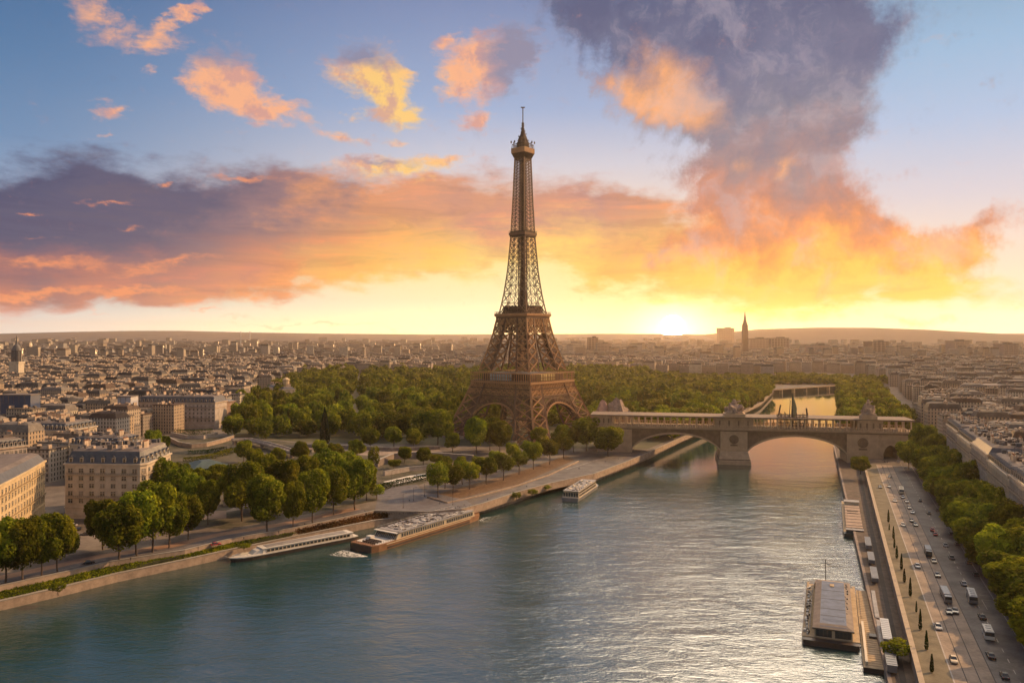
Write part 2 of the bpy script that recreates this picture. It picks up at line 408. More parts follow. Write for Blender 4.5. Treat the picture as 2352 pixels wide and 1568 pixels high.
LUP = [gp(*q) for q in [(0, 1350), (152, 1317), (250, 1294), (425, 1267), (533, 1240), (675, 1216), (860, 1176), (985, 1178), (1060, 1172), (1112, 1158), (1190, 1132), (1265, 1112), (1366, 1090), (1440, 1062), (1492, 1040), (1565, 1006), (1690, 953), (1745, 926), (1776, 896)]]
LW = [gp(*q, -7) for q in [(0, 1402), (152, 1366), (270, 1336), (425, 1303), (540, 1277), (690, 1245), (860, 1210), (1000, 1192), (1062, 1184), (1112, 1176), (1190, 1152), (1262, 1124), (1370, 1104), (1442, 1074), (1494, 1052), (1566, 1014), (1692, 957), (1747, 930), (1778, 899)]]
def back(pts):                                      # carry the near end on behind the picture's edge
    d = (pts[0] - pts[1]); d.z = 0; d.normalize()
    return [pts[0] + d * 330] + pts
LUP, LW = back(LUP), back(LW)
RD = Vector((.368, .930, 0)).normalized(); RN = Vector((RD.y, -RD.x, 0)); RP0 = Vector((119, 235, 0))
RANG = -math.atan2(RD.x, RD.y)                       # turns +Y onto the quay road
def rp(t, off, z=0.0):
    p = RP0 + RD * t + RN * off; p.z = z; return p
def rt(px, py, z=0.0):
    p = gp(px, py, z) - RP0; return p.dot(RD), p.dot(RN)
TEND = 1480
RUP = [rp(t, 0) for t in (-420, 0, 300, 700, 1100, TEND)]
RW = [Vector((x, y, -7)) for x, y in ((-34, -160), (117, 251.5), (201, 480), (304, 760), (447, 1100), (662, 1640))]

BIG = 16000
outer = [Vector((-BIG, -500, 0)), *LUP, *[p for p in RUP[::-1]], Vector((BIG, -500, 0)), Vector((BIG, BIG, 0)), Vector((-BIG, BIG, 0))]
from mathutils.geometry import tessellate_polygon
_t = tessellate_polygon([outer])
_fs = []
for tri in _t:
    a_, b_, c_ = (outer[i] for i in tri)
    up = (b_ - a_).cross(c_ - a_).z
    if abs(up) > 1e-4: _fs.append(tuple(tri) if up > 0 else tuple(tri)[::-1])
me = bpy.data.meshes.new('ground'); me.from_pydata([tuple(p) for p in outer], [], _fs); me.update(); me.materials.append(M_ground)
print('GROUND AREA', sum(p.area for p in me.polygons), len(_fs), len(outer))
ground = bpy.data.objects.new('ground', me); COL.objects.link(ground); struct(ground)

# water
mw = bpy.data.materials.new('river_water'); mw.use_nodes = True
n = NT(mw.node_tree); b = n.n['Principled BSDF']
pos = n.new('ShaderNodeNewGeometry').outputs['Position']
rot = n.new('ShaderNodeMapping'); n.l.new(pos, rot.inputs[0]); rot.inputs['Rotation'].default_value = (0, 0, R(25)); rot.inputs['Scale'].default_value = (.55, 1.25, 1)
q = rot.outputs[0]
big = n.noise(q, .035, 3, .5, dist=.6)
med = n.noise(q, .16, 4, .6, dist=.8)
fin = n.noise(q, .7, 4, .62, dist=.5)
patch = n.step(n.noise(pos, .012, 3, .55, dist=1.2), .35, .7)
h = n.m('ADD', n.m('MULTIPLY', big, 1.0), n.m('ADD', n.m('MULTIPLY', med, .62), n.m('MULTIPLY', n.m('MULTIPLY', fin, .3), n.m('MULTIPLY_ADD', patch, .7, .5))))
sy_ = n.new('ShaderNodeSeparateXYZ'); n.l.new(pos, sy_.inputs[0])
calm = n.ramp(n.m('DIVIDE', sy_.outputs[1], 1000), [(0, 1.0), (.50, 1.0), (.68, .28), (.82, .08), (1, .05)])
h = n.m('MULTIPLY', h, calm)
n.l.new(n.m('MULTIPLY_ADD', calm, .13, .03), b.inputs['Roughness'])      # the reach above the bridge lies calm
bp = n.new('ShaderNodeBump'); bp.inputs['Strength'].default_value = 1; bp.inputs['Distance'].default_value = .56
n.l.new(h, bp.inputs['Height']); n.l.new(bp.outputs[0], b.inputs['Normal'])
b.inputs['Base Color'].default_value = (.012, .042, .042, 1)
b.inputs['Roughness'].default_value = .16; b.inputs['IOR'].default_value = 2.5; b.inputs['Specular IOR Level'].default_value = .5
wb = MB(); wb.add([(-700, -250, -7), (900, -250, -7), (900, 1800, -7), (-700, 1800, -7)], [(0, 1, 2, 3)])
struct(wb.build('river_water', mw))

def zz(p, z): return Vector((p.x, p.y, z))
def offset(pts, d):
    """shift a polyline to its left by d"""
    out = []
    for i, p in enumerate(pts):
        a = pts[max(0, i - 1)]; c = pts[min(len(pts) - 1, i + 1)]
        t = (c - a); t.z = 0; t.normalize()
        out.append(Vector((p.x - t.y * d, p.y + t.x * d, p.z)))
    return out
def wall_strip(mb, pts, d, z0, z1, mi=0, cope=0.0):
    """a wall of thickness d standing along a polyline"""
    q = offset(pts, d)
    for i in range(len(pts) - 1):
        quad = [pts[i], pts[i + 1], q[i + 1], q[i]]
        mb.prism([(p.x, p.y) for p in quad], z0, z1, mi)
# left bank: lower quay wall, embankment, upper wall with parapet
m_ = MB(); wall_strip(m_, LW, 1.4, -9, -3.3); wall_strip(m_, [zz(p, 0) for p in offset(LW, -.15)], 1.8, -3.3, -3.0, 1)
tag(m_.build('quay_wall', [M_stone, M_kerb]), 'long low sandy stone quay wall at the water along the left bank', 'quay wall')
m_ = MB(); wall_strip(m_, LUP, .7, -3.6, .9); wall_strip(m_, offset(LUP, -.12), .95, .9, 1.12, 1)
tag(m_.build('parapet_wall', [M_stone, M_kerb]), 'upper stone parapet wall beside the left riverside road', 'parapet wall')
# between the two: grass near the picture's edge, brown scrub further on, paved further still
inner = offset(LW, 1.3); foot = offset(LUP, -.05)
e1 = MB(); e1.strip([zz(p, -3.25) for p in inner[:7]], [zz(p, -1.4) for p in foot[:7]])
struct(e1.build('grass_bank', mat('bank_turf', (.03, .032, .012), .95, .45, .5, bump=.3, bscale=1.2)))
e2 = MB(); e2.strip([zz(p, -3.25) for p in inner[6:9]], [zz(p, -.6) for p in foot[6:9]])
struct(e2.build('scrub_bank', M_scrub))
e3 = MB(); e3.strip([zz(p, -3.25) for p in inner[8:]], [zz(p, -3.2) for p in foot[8:]])
struct(e3.build('lower_quay_path', M_lane))
# right bank
m_ = MB(); wall_strip(m_, RW, -1.2, -9, -3.6); 
tag(m_.build('quay_wall', M_stone_d), 'low dark stone quay wall at the water along the right bank', 'quay wall')
e4 = MB(); e4.strip([zz(p, -3.7) for p in offset(RW, -1.1)], [zz(p, -3.7) for p in RUP]); struct(e4.build('lower_quay_path', mat('quay_dirt', (.10, .075, .06), .92, .35, .3, bump=.1)))
m_ = MB(); wall_strip(m_, RUP, -1.1, -4.2, 1.0); wall_strip(m_, offset(RUP, .2), -1.6, 1.0, 1.25, 1)
tag(m_.build('parapet_wall', [M_stone_d, mat('wall_coping', (.36, .28, .2), .8, .15, .5)]), 'straight pale coped retaining wall between right quay road and lower quay', 'parapet wall')
m_ = MB()
for off in (-3.4,):
    m_.strip([rp(t, off - .9, -3.66) for t in (-200, 0, 560)], [rp(t, off + .9, -3.66) for t in (-200, 0, 560)])
struct(m_.build('service_track', mat('track_dark', (.04, .032, .03), .85, .3, .3)))

# right quay road, verge, pavement and their lines (each sheet a few mm over the one below)
def sheet(name, o0, o1, t0, t1, z, m, off0=None):
    s_ = MB(); ts = [t0 + (t1 - t0) * i / 12 for i in range(13)]
    s_.strip([rp(t, o0, z) for t in ts], [rp(t, o1, z) for t in ts]); return struct(s_.build(name, m))
sheet('verge', 1.5, 9.5, -300, 430, .02, mat('verge_sand', (.15, .125, .085), .9, .3, .15))
sheet('road', 9.5, 21, -300, 430, .026, M_lane)  # lanes in sun: the light is painted in as a warmer, paler surface
sheet('road', 21, 35, -300, 430, .026, M_asphalt)  # lanes in shade, painted as a darker surface
pv = MB(); pv.prism([(p.x, p.y) for p in (rp(-300, 35), rp(-300, 54), rp(440, 54), rp(440, 35))], -.1, .13); struct(pv.build('pavement', mat('pavement_dark', (.11, .09, .085), .85, .25, .15)))
for off, wd, m in ((9.6, .35, M_line), (13.2, .3, M_dline), (16.9, .3, M_dline), (20.9, .34, M_dline), (34.4, .3, M_line)):
    sheet('road_marking', off, off + wd, -300, 430, .03, m)
dm = MB()
for k in range(70):
    t = -180 + k * 9
    dm.strip([rp(t, 27.6, .031), rp(t + 3.4, 27.6, .031)], [rp(t, 27.9, .031), rp(t + 3.4, 27.9, .031)])
struct(dm.build('road_marking', M_line))
bx = MB()                                            # the white outline of a bay at the kerb
for (t0, o0, t1, o1) in ((92, 30.2, 92.25, 34), (80, 30.0, 92, 30.25), (98, 30.2, 98.25, 34)):
    bx.strip([rp(t0, o0, .034), rp(t1, o0, .034)], [rp(t0, o1, .034), rp(t1, o1, .034)])
struct(bx.build('road_marking', M_line))
# left riverside road and pavements
a0 = offset(LUP[:8], 3.2); a1 = offset(LUP[:8], 12.0); a2 = offset(LUP[:8], 19)
e = MB(); e.strip([zz(p, .02) for p in offset(LUP[:8], .8)], [zz(p, .02) for p in a0]); struct(e.build('pavement', M_pave))
e = MB(); e.strip([zz(p, .026) for p in a0], [zz(p, .026) for p in a1]); struct(e.build('road', mat('road_violet', (.095, .085, .09), .8, .2, .12)))
e = MB(); e.strip([zz(p, .02) for p in a1], [zz(p, .02) for p in a2]); struct(e.build('pavement', mat('red_pavement', (.25, .15, .10), .88, .25, .12)))
e = MB(); e.strip([zz(p, .031) for p in offset(LUP[:8], 7.5)], [zz(p, .031) for p in offset(LUP[:8], 7.75)]); struct(e.build('road_marking', M_line))
r0 = offset(LUP[10:16], 1.2); r1 = offset(LUP[10:16], 9.5)
e = MB(); e.strip([zz(p, .02) for p in r0], [zz(p, .02) for p in r1]); struct(e.build('road', mat('road_violet', None)))
def flat(name, pts, z, m):
    f_ = MB(); f_.add([tuple(zz(p, z)) for p in pts], [tuple(range(len(pts)))]); return struct(f_.build(name, m))
plaza = [gp(*q) for q in [(862, 1172), (1000, 1182), (1060, 1174), (1088, 1160), (1070, 1148), (1020, 1137), (972, 1130), (958, 1112), (900, 1118), (868, 1135)]]
flat('plaza', plaza, .03, mat('plaza_slate', (.115, .105, .11), .75, .35, .25))
flat('park_floor', [gp(*q) for q in [(520, 1000), (690, 1015), (1000, 1022), (1366, 1030), (1490, 1030), (1560, 1000), (1740, 920), (1770, 890), (1765, 870), (1300, 858), (700, 864), (600, 908), (540, 950)]], .012, M_park)
flat('garden_floor', [gp(*q) for q in [(340, 1200), (520, 1215), (860, 1150), (1000, 1100), (1060, 1040), (690, 1017), (530, 1002), (385, 1010), (350, 1080)]], .012, mat('garden_lawn', (.05, .055, .022), .95, .5, .06, col2=(.085, .07, .05)))

# hills at the edge of the basin
def hill(name, pts, depth, thick, m):
    """pts: (photo x, crest row) along the crest; a rounded ridge of that height standing at 'depth'"""
    h_ = MB(); rings = []
    xs = np.interp(np.linspace(0, 1, 90), np.linspace(0, 1, len(pts)), [p[0] for p in pts]); ys = np.interp(xs, [p[0] for p in pts], [p[1] for p in pts])
    prof = [(-1, 0), (-.8, .14), (-.55, .42), (-.3, .75), (0, 1), (.5, .7), (1, 0)]
    for x, y in zip(xs, ys):
        top = max(2, HC + (HOR - y) * depth / F); rr = []
        for q_, k in prof:
            jit = 1 + .05 * mnoise.noise(Vector((x * .012, q_ * 2, 3)))
            rr.append(Vector(((x - 1176) * depth / F, depth + q_ * thick, -3 + (top + 3) * k * (jit if 0 < k < 1 else 1))))
        rings.append(rr)
    for a_, b_ in zip(rings[:-1], rings[1:]): h_.strip(b_, a_)
    return struct(h_.build(name, m, smooth=True))
hill('hill', [(1560, 786), (1640, 767), (1740, 756), (1880, 752), (2000, 752.5), (2130, 757), (2260, 765), (2352, 772), (2500, 785)], 9500, 3600, mat('hill_wood', (.05, .032, .026), .95, .3, .002))
hill('hills', [(-900, 775), (-300, 770), (0, 766), (160, 762), (300, 759.5), (420, 759.5), (560, 763), (760, 766), (1000, 768), (1250, 767), (1420, 766), (1620, 768)], 10500, 3500, mat('hill_town', (.10, .085, .08), .95, .35, .004))
hill('hills', [(1500, 772), (1900, 768), (2300, 766), (2700, 764), (3300, 770)], 12500, 2500, mat('hill_town', None))

# ================================================================== the iron tower
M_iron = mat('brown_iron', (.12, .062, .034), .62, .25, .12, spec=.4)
M_iron_d = mat('dark_and_shaded_iron', (.06, .033, .022), .7, .25, .12, spec=.3)  # darker iron; also paints the shade inside the tower lattice
M_iron_l = mat('lit_ochre_iron', (.31, .165, .075), .6, .18, .12)  # lighter iron; paints light onto outer bars and edges, also used for platforms
M_glass = mat('pale_glass', (.30, .38, .42), .12, .1, .2, spec=.8)
M_glass_d = mat('dark_glass', (.025, .03, .035), .1, .2, .3, spec=.8)
M_concrete = mat('masonry_base', (.30, .24, .19), .85, .2, .2)
TY = 813.0
TC = Vector(((1201 - 1176) * TY / F, TY, 0))
tw = empty('lattice_tower', TC, R(-38), 'tall brown iron lattice tower with four splayed legs, arches and platforms', 'tower')
# local frame: the near corner is (-a,-a) turned; face normals along local axes
PROF = [(0, 58), (10, 53), (20, 48.6), (30, 44.6), (42, 40.3), (54.5, 36), (66, 31.4), (80, 27.3), (92, 24), (104, 21.2), (119, 18.4), (122, 17.2), (140, 14.0), (165, 11.1), (185, 9.7), (202, 8.6), (240, 7.0), (284, 5.7)]
LEG = [(0, 24), (20, 21.5), (42, 18.6), (54.5, 17), (66, 15.8), (104, 12.2), (119, 11)]
def ha(z): return float(np.interp(z, [p[0] for p in PROF], [p[1] for p in PROF]))
def lw(z): return float(np.interp(z, [p[0] for p in LEG], [p[1] for p in LEG]))
CORN = [(-1, -1), (1, -1), (1, 1), (-1, 1)]
def legpt(c, z, i, j):
    """corner (i,j in 0..1, 0 = outer) of leg c at height z"""
    a, l = ha(z), lw(z)
    return Vector((c[0] * (a - l * i), c[1] * (a - l * j), z))
def xpanel(mb, p00, p10, p01, p11, w, nx=1, ny=1, horiz=True, mi=0):
    """lattice of crosses on a quad p00 p10 (bottom) p01 p11 (top)"""
    def P_(u, v): return p00.lerp(p10, u).lerp(p01.lerp(p11, u), v)
    for a in range(nx):
        for b_ in range(ny):
            u0, u1, v0, v1 = a / nx, (a + 1) / nx, b_ / ny, (b_ + 1) / ny
            mb.bar(P_(u0, v0), P_(u1, v1), w, mi=mi); mb.bar(P_(u1, v0), P_(u0, v1), w, mi=mi)
    if horiz:
        for b_ in range(1, ny): mb.bar(P_(0, b_ / ny), P_(1, b_ / ny), w, mi=mi)
        for a in range(1, nx): mb.bar(P_(a / nx, 0), P_(a / nx, 1), w * .8, mi=mi)
lv = [0, 11, 22, 33, 43, 54.5]; lv2 = [66, 76, 86, 95, 104, 119]
for c in CORN:
    for pname, levels, cw, dens in (('leg', lv, 1.9, 3), ('pylon', lv2, 1.4, 3)):
        m_ = MB()
        for z0, z1 in zip(levels[:-1], levels[1:]):
            ring = [(0, 0), (1, 0), (1, 1), (0, 1)]
            for k in range(4):
                i, j = ring[k]; i2, j2 = ring[(k + 1) % 4]
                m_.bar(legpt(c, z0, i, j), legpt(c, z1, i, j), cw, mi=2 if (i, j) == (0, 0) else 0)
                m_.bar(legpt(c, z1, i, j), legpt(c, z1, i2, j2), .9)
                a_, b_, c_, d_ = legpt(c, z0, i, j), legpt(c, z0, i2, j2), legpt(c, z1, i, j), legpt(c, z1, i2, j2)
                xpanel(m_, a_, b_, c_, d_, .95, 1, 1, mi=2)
                if k in (0, 3): xpanel(m_, a_, b_, c_, d_, .26, dens, dens - 1)
            m_.bar(legpt(c, z0, .5, .5), legpt(c, z1, .5, .5), 1.8 if levels is lv2 else 2.4, mi=1)
        lg = m_.build(pname, [M_iron, M_iron_d, M_iron_l], tw)
        if pname == 'leg':
            for i in (0, 1):
                for j in (0, 1):
                    p = legpt(c, 0, i, j); q_ = MB(); q_.box((p.x, p.y, 1.0), (7, 7, 4), taper=.7); q_.build('foot', M_concrete, lg)
# per face: arch, truss band
def facept(f, u, z, inset=0.0):
    """point on face f; u in metres along it from the middle, at the outer plane"""
    a = ha(z) - inset
    return [Vector((u, -a, z)), Vector((a, u, z)), Vector((-u, a, z)), Vector((-a, -u, z))][f]
for f in range(4):
    m_ = MB()
    N_ = 26
    pts_i, pts_o, pts_m = [], [], []
    for k in range(N_ + 1):
        th = PI * k / N_
        z = 4 + 31.5 * max(0, math.sin(th)) ** .85; half = (ha(z) - lw(z) * .93)
        u0 = 31.2 * math.cos(th); u0 = math.copysign(abs(u0), math.cos(th))
        z2 = 4 + 36.5 * max(0, math.sin(th)) ** .8; u2 = 34.4 * math.cos(th)
        pts_i.append((u0, z)); pts_o.append((u2, z2)); pts_m.append(((u0 + u2) / 2, (z + z2) / 2))
    for k in range(N_):
        for pl, w_, mi in ((pts_i, 1.5, 2), (pts_o, 1.0, 0)):
            m_.bar(facept(f, *pl[k]), facept(f, *pl[k + 1]), w_, mi=mi)
        m_.bar(facept(f, *pts_i[k], 5), facept(f, *pts_i[k + 1], 5), 1.2, mi=1)
        m_.bar(facept(f, *pts_i[k]), facept(f, *pts_i[k], 5), .6, mi=1)
        a_, b_, c_, d_ = (facept(f, *pts_i[k]), facept(f, *pts_i[k + 1]), facept(f, *pts_o[k]), facept(f, *pts_o[k + 1]))
        m_.bar(a_, c_, .6); m_.bar(a_, d_, .5); m_.bar(b_, c_, .5)
        # tracery between the arch and the truss
        for q in (0, .5):
            u_, z_ = pts_o[k][0] * (1 - q) + pts_o[k + 1][0] * q, pts_o[k][1] * (1 - q) + pts_o[k + 1][1] * q
            if z_ > 24: m_.bar(facept(f, u_, z_), facept(f, u_, 43.5), .55)
    m_.build('arch', [M_iron, M_iron_d, M_iron_l], tw)
    m_ = MB()
    for z0, z1, nx in ((42.5, 49.5, 12), (49.5, 54, 18)):
        for z in (z0, z1): m_.bar(facept(f, -ha(z), z), facept(f, ha(z), z), 1.1)
        xpanel(m_, facept(f, -ha(z0), z0), facept(f, ha(z0), z0), facept(f, -ha(z1), z1), facept(f, ha(z1), z1), .7, nx, 1 if z0 > 45 else 2, mi=2)
    # backing web a little behind, reads as the far girders of the same band
    for z0, z1 in ((42.5, 54),):
        xpanel(m_, facept(f, -ha(z0) + 4, z0, 4), facept(f, ha(z0) - 4, z0, 4), facept(f, -ha(z1) + 4, z1, 4), facept(f, ha(z1) - 4, z1, 4), .8, 12, 2, mi=1)
    m_.build('truss_band', [M_iron, M_iron_d, M_iron_l], tw)
    m_ = MB()
    for z0, z1, nx in ((104, 112, 6), (112, 118.5, 9)):
        for z in (z0, z1): m_.bar(facept(f, -ha(z), z), facept(f, ha(z), z), 1.0, mi=2)
        xpanel(m_, facept(f, -ha(z0), z0), facept(f, ha(z0), z0), facept(f, -ha(z1), z1), facept(f, ha(z1), z1), .65, nx, 1, mi=2)
        xpanel(m_, facept(f, -ha(z0), z0, 3), facept(f, ha(z0), z0, 3), facept(f, -ha(z1), z1, 3), facept(f, ha(z1), z1, 3), .7, nx - 1, 1, mi=1)
    m_.build('truss_band', [M_iron, M_iron_d, M_iron_l], tw)
def sqr(a): return [(-a, -a), (a, -a), (a, a), (-a, a)]
# first platform: slab, gallery posts, rail, pavilions
m_ = MB()
m_.prism(sqr(37.6), 54.2, 56.4, 0); m_.prism(sqr(36.6), 56.4, 57.0, 1)
for f in range(4):
    rot_ = Matrix.Rotation(f * PI / 2, 3, 'Z')
    for z, w_ in ((64.2, .8), (60.2, .35)):
        m_.bar(rot_ @ Vector((-37.5, -37.3, z)), rot_ @ Vector((37.5, -37.3, z)), w_, mi=0 if z > 62 else 1)
    for k in range(28):
        u = -37 + k * 74 / 27
        m_.bar(rot_ @ Vector((u, -37.3, 56.4)), rot_ @ Vector((u, -37.3, 64.2)), .5)
        m_.bar(rot_ @ Vector((u, -36.2, 49.5)), rot_ @ Vector((u, -37.5, 54.3)), .6, mi=0)
fp = m_.build('first_platform', [M_iron_l, M_iron_d], tw)
for f, m2 in ((0, M_glass), (1, mat('sunlit_glass', (.55, .45, .2), .25, .1, .2, spec=.8)), (2, M_glass), (3, M_glass)):  # glass on the sunward face is tinted gold, sunlight painted into its colour
    rot_ = Matrix.Rotation(f * PI / 2, 3, 'Z'); g_ = MB()
    p = rot_ @ Vector((-4, -30.5, 60)); g_.box(p, (24, 7, 6.4), f * PI / 2)
    for k in range(7):
        p = rot_ @ Vector((-15.6 + k * 3.87, -34.05, 60)); g_.box(p, (.3, .2, 6.5), f * PI / 2, 1)
    g_.build('glass_pavilion', [m2, M_iron_d], fp)
m_ = MB(); m_.prism(sqr(29), 57.0, 63.5, 0); m_.build('inner_hall', M_iron_d, fp)
# second platform
m_ = MB()
m_.prism(sqr(19.4), 118.2, 119.6, 0); m_.loft([[(x, y, z) for x, y in sqr(a)] for a, z in ((19.4, 119.6), (20.6, 120.6), (20.6, 122.6), (19.6, 123))], 1)
for f in range(4):
    rot_ = Matrix.Rotation(f * PI / 2, 3, 'Z')
    for k in range(19):
        u = -20 + k * 40 / 18; m_.bar(rot_ @ Vector((u, -20.2, 122.6)), rot_ @ Vector((u, -20.2, 124.6)), .3)
    m_.bar(rot_ @ Vector((-20.2, -20.2, 124.5)), rot_ @ Vector((20.2, -20.2, 124.5)), .35)
sp = m_.build('second_platform', [M_iron, M_iron_l], tw)
m_ = MB()
for f in range(4):
    rot_ = Matrix.Rotation(f * PI / 2, 3, 'Z')
    xpanel(m_, rot_ @ Vector((-15, -15, 123)), rot_ @ Vector((15, -15, 123)), rot_ @ Vector((-14.4, -14.4, 131)), rot_ @ Vector((14.4, -14.4, 131)), .8, 7, 2)
m_.prism(sqr(11.5), 123, 129.5, 0)
m_.build('kiosk_storey', M_iron_d, sp)
# the long upper shaft
m_ = MB()
zs = [123]
while zs[-1] < 284:
    zs.append(min(284, zs[-1] + max(3.0, ha(zs[-1]) * (.62 if zs[-1] < 202 else .5))))
for z0, z1 in zip(zs[:-1], zs[1:]):
    hi = z0 >= 200
    for f in range(4):
        a0, a1 = ha(z0), ha(z1)
        A, B, Cc, D = facept(f, -a0, z0), facept(f, a0, z0), facept(f, -a1, z1), facept(f, a1, z1)
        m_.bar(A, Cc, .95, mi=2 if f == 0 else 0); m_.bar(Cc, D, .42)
        # each side: two outer bays and a middle one
        for u0, u1 in ((0, .32), (.68, 1)):
            p0, p1, q0, q1 = A.lerp(B, u0), A.lerp(B, u1), Cc.lerp(D, u0), Cc.lerp(D, u1)
            xpanel(m_, p0, p1, q0, q1, .45 if not hi else .3, 1, 1)
            if u0 == 0: m_.bar(p1, q1, .42)
            else: m_.bar(p0, q0, .42)
        xpanel(m_, A.lerp(B, .32), A.lerp(B, .68), Cc.lerp(D, .32), Cc.lerp(D, .68), .28, 1, 1)
m_.build('upper_shaft', [M_iron, M_iron_d, M_iron_l], tw)
m_ = MB()
for z0, z1 in zip(range(123, 283, 8), range(131, 291, 8)):
    z1 = min(z1, 283); a_ = min(2.9, ha(z0) * .3) if z0 < 200 else ha(z0) * .28
    for x_, y_ in sqr(a_): m_.bar((x_, y_, z0), (x_, y_, z1), .9)
    m_.box((0, 0, (z0 + z1) / 2), (a_ * 1.25, a_ * 1.25, z1 - z0 + .02)); m_.box((0, 0, z1 - .3), (a_ * 2.3, a_ * 2.3, .6))
m_.build('lift_core', M_iron_d, tw)
m_ = MB(); m_.prism(sqr(9.6), 200.5, 202, 0); m_.prism(sqr(10.2), 202, 204.4, 1); m_.prism(sqr(9.2), 204.4, 206, 0)
for k in range(12):
    for f in range(4): m_.bar(Matrix.Rotation(f * PI / 2, 3, 'Z') @ Vector((-9.6 + k * 1.75, -10.1, 204)), Matrix.Rotation(f * PI / 2, 3, 'Z') @ Vector((-9.6 + k * 1.75, -10.1, 206.5)), .22)
m_.build('intermediate_platform', [M_iron_d, M_iron], tw)
# summit
m_ = MB()
m_.loft([[(x, y, z) for x, y in sqr(a)] for a, z in ((5.7, 278), (6.0, 280), (8.3, 284.5))], 1)
m_.loft([[(x, y, z) for x, y in sqr(a)] for a, z in ((8.3, 284.5), (8.5, 285), (8.5, 289.4), (8.1, 289.8))], 2)
for f in range(4):
    rot_ = Matrix.Rotation(f * PI / 2, 3, 'Z')
    for k in range(9):
        u = -8 + 2 * k; m_.bar(rot_ @ Vector((u, -8.2, 289.6)), rot_ @ Vector((u * .93, -7.6, 294)), .35, mi=1)
        m_.bar(rot_ @ Vector((u * .72, -5.9, 279)), rot_ @ Vector((u, -8.3, 284.6)), .4, mi=1)
    m_.bar(rot_ @ Vector((-7.8, -7.8, 293.4)), rot_ @ Vector((7.8, -7.8, 293.4)), .35, mi=1)
    for u in (-8.4, -4, 4): m_.box(rot_ @ Vector((u, -8.4, 296)), (.9, .9, 2.2), 0, 1)
m_.build('top_gallery', [M_iron, M_iron_d, M_iron_l], tw)
m_ = MB()
m_.tube((0, 0, 0), [(6.4, 289.5), (6.4, 294), (7.0, 294.6), (5.2, 297), (4.9, 299), (3.6, 302), (2.4, 304.5), (2.2, 306), (1.2, 309), (1.1, 314), (1.4, 315), (.7, 316.5)], 10, 0)
rr = random.Random(3)
for k in range(70):
    z = 290 + 20 * rr.random(); r_ = np.interp(z, [290, 296, 302, 310], [7.4, 6.6, 4.4, 2.0]); th = rr.random() * 6.28
    m_.bar((r_ * .6 * math.cos(th), r_ * .6 * math.sin(th), z), (r_ * math.cos(th), r_ * math.sin(th), z + rr.uniform(-.5, 2.2)), .4)
for k in range(16):
    z = 303 + k * .85; th = k * 2.4; r_ = 2.6 - k * .08
    m_.bar((-r_ * math.cos(th), -r_ * math.sin(th), z), (r_ * math.cos(th), r_ * math.sin(th), z), .32)
m_.build('summit_cabin', M_iron_d, tw)
m_ = MB(); m_.tube((0, 0, 0), [(.55, 315), (.5, 331.2)], 6); m_.box((0, 0, 331.4), (4.2, 1.0, .9), R(38)); m_.box((0, 0, 331.0), (1.6, 1.6, .8), R(38))
m_.build('antenna', M_iron, tw)

# ================================================================== the stone bridge
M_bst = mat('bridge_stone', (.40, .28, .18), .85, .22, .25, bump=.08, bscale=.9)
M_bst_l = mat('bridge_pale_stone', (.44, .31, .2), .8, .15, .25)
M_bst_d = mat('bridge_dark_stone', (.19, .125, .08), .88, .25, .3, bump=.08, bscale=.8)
BANG = R(-10.8); B0 = Vector((104, 697, 0))
br = empty('stone_bridge', B0, BANG, 'broad stone bridge of two low arches with a columned upper gallery', 'bridge')
BX = Vector((math.cos(BANG), math.sin(BANG), 0)); BYv = Vector((-BX.y, BX.x, 0))
def bl(x, y, z): return B0 + BX * x + BYv * y + Vector((0, 0, z))
BW = 27.0
def arch_curve(x0, x1, zs_, zc, k=28):
    out = []
    for i in range(k + 1):
        t = -1 + 2 * i / k
        out.append((x0 + (x1 - x0) * (t + 1) / 2, zs_ + (zc - zs_) * (math.sqrt(max(0, 1 - (t * .93) ** 2)) - math.sqrt(1 - .93 ** 2)) / (1 - math.sqrt(1 - .93 ** 2))))
    return out
for x0, x1 in ((0, 74.5), (96.5, 175.8)):
    m_ = MB(); cv = arch_curve(x0, x1, 3.0, 16.6)
    for (xa, za), (xb, zb) in zip(cv[:-1], cv[1:]):
        for y in (0, BW):
            q_ = [(xa, y, za), (xb, y, zb), (xb, y, 20), (xa, y, 20)]
            m_.add(q_, [(0, 1, 2, 3) if y == 0 else (3, 2, 1, 0)], 0)
        m_.add([(xa, 0, za), (xb, 0, zb), (xb, BW, zb), (xa, BW, za)], [(3, 2, 1, 0)], 1)
        for y in (-.35, BW + .05):                    # ring of voussoirs standing proud
            m_.loft([[(xa, y, za - .1), (xa, y + .3, za - .1), (xa, y + .3, za + 1.5), (xa, y, za + 1.5)], [(xb, y, zb - .1), (xb, y + .3, zb - .1), (xb, y + .3, zb + 1.5), (xb, y, zb + 1.5)]], 1)
    m_.build('arch', [M_bst_d, M_bst_l], br)
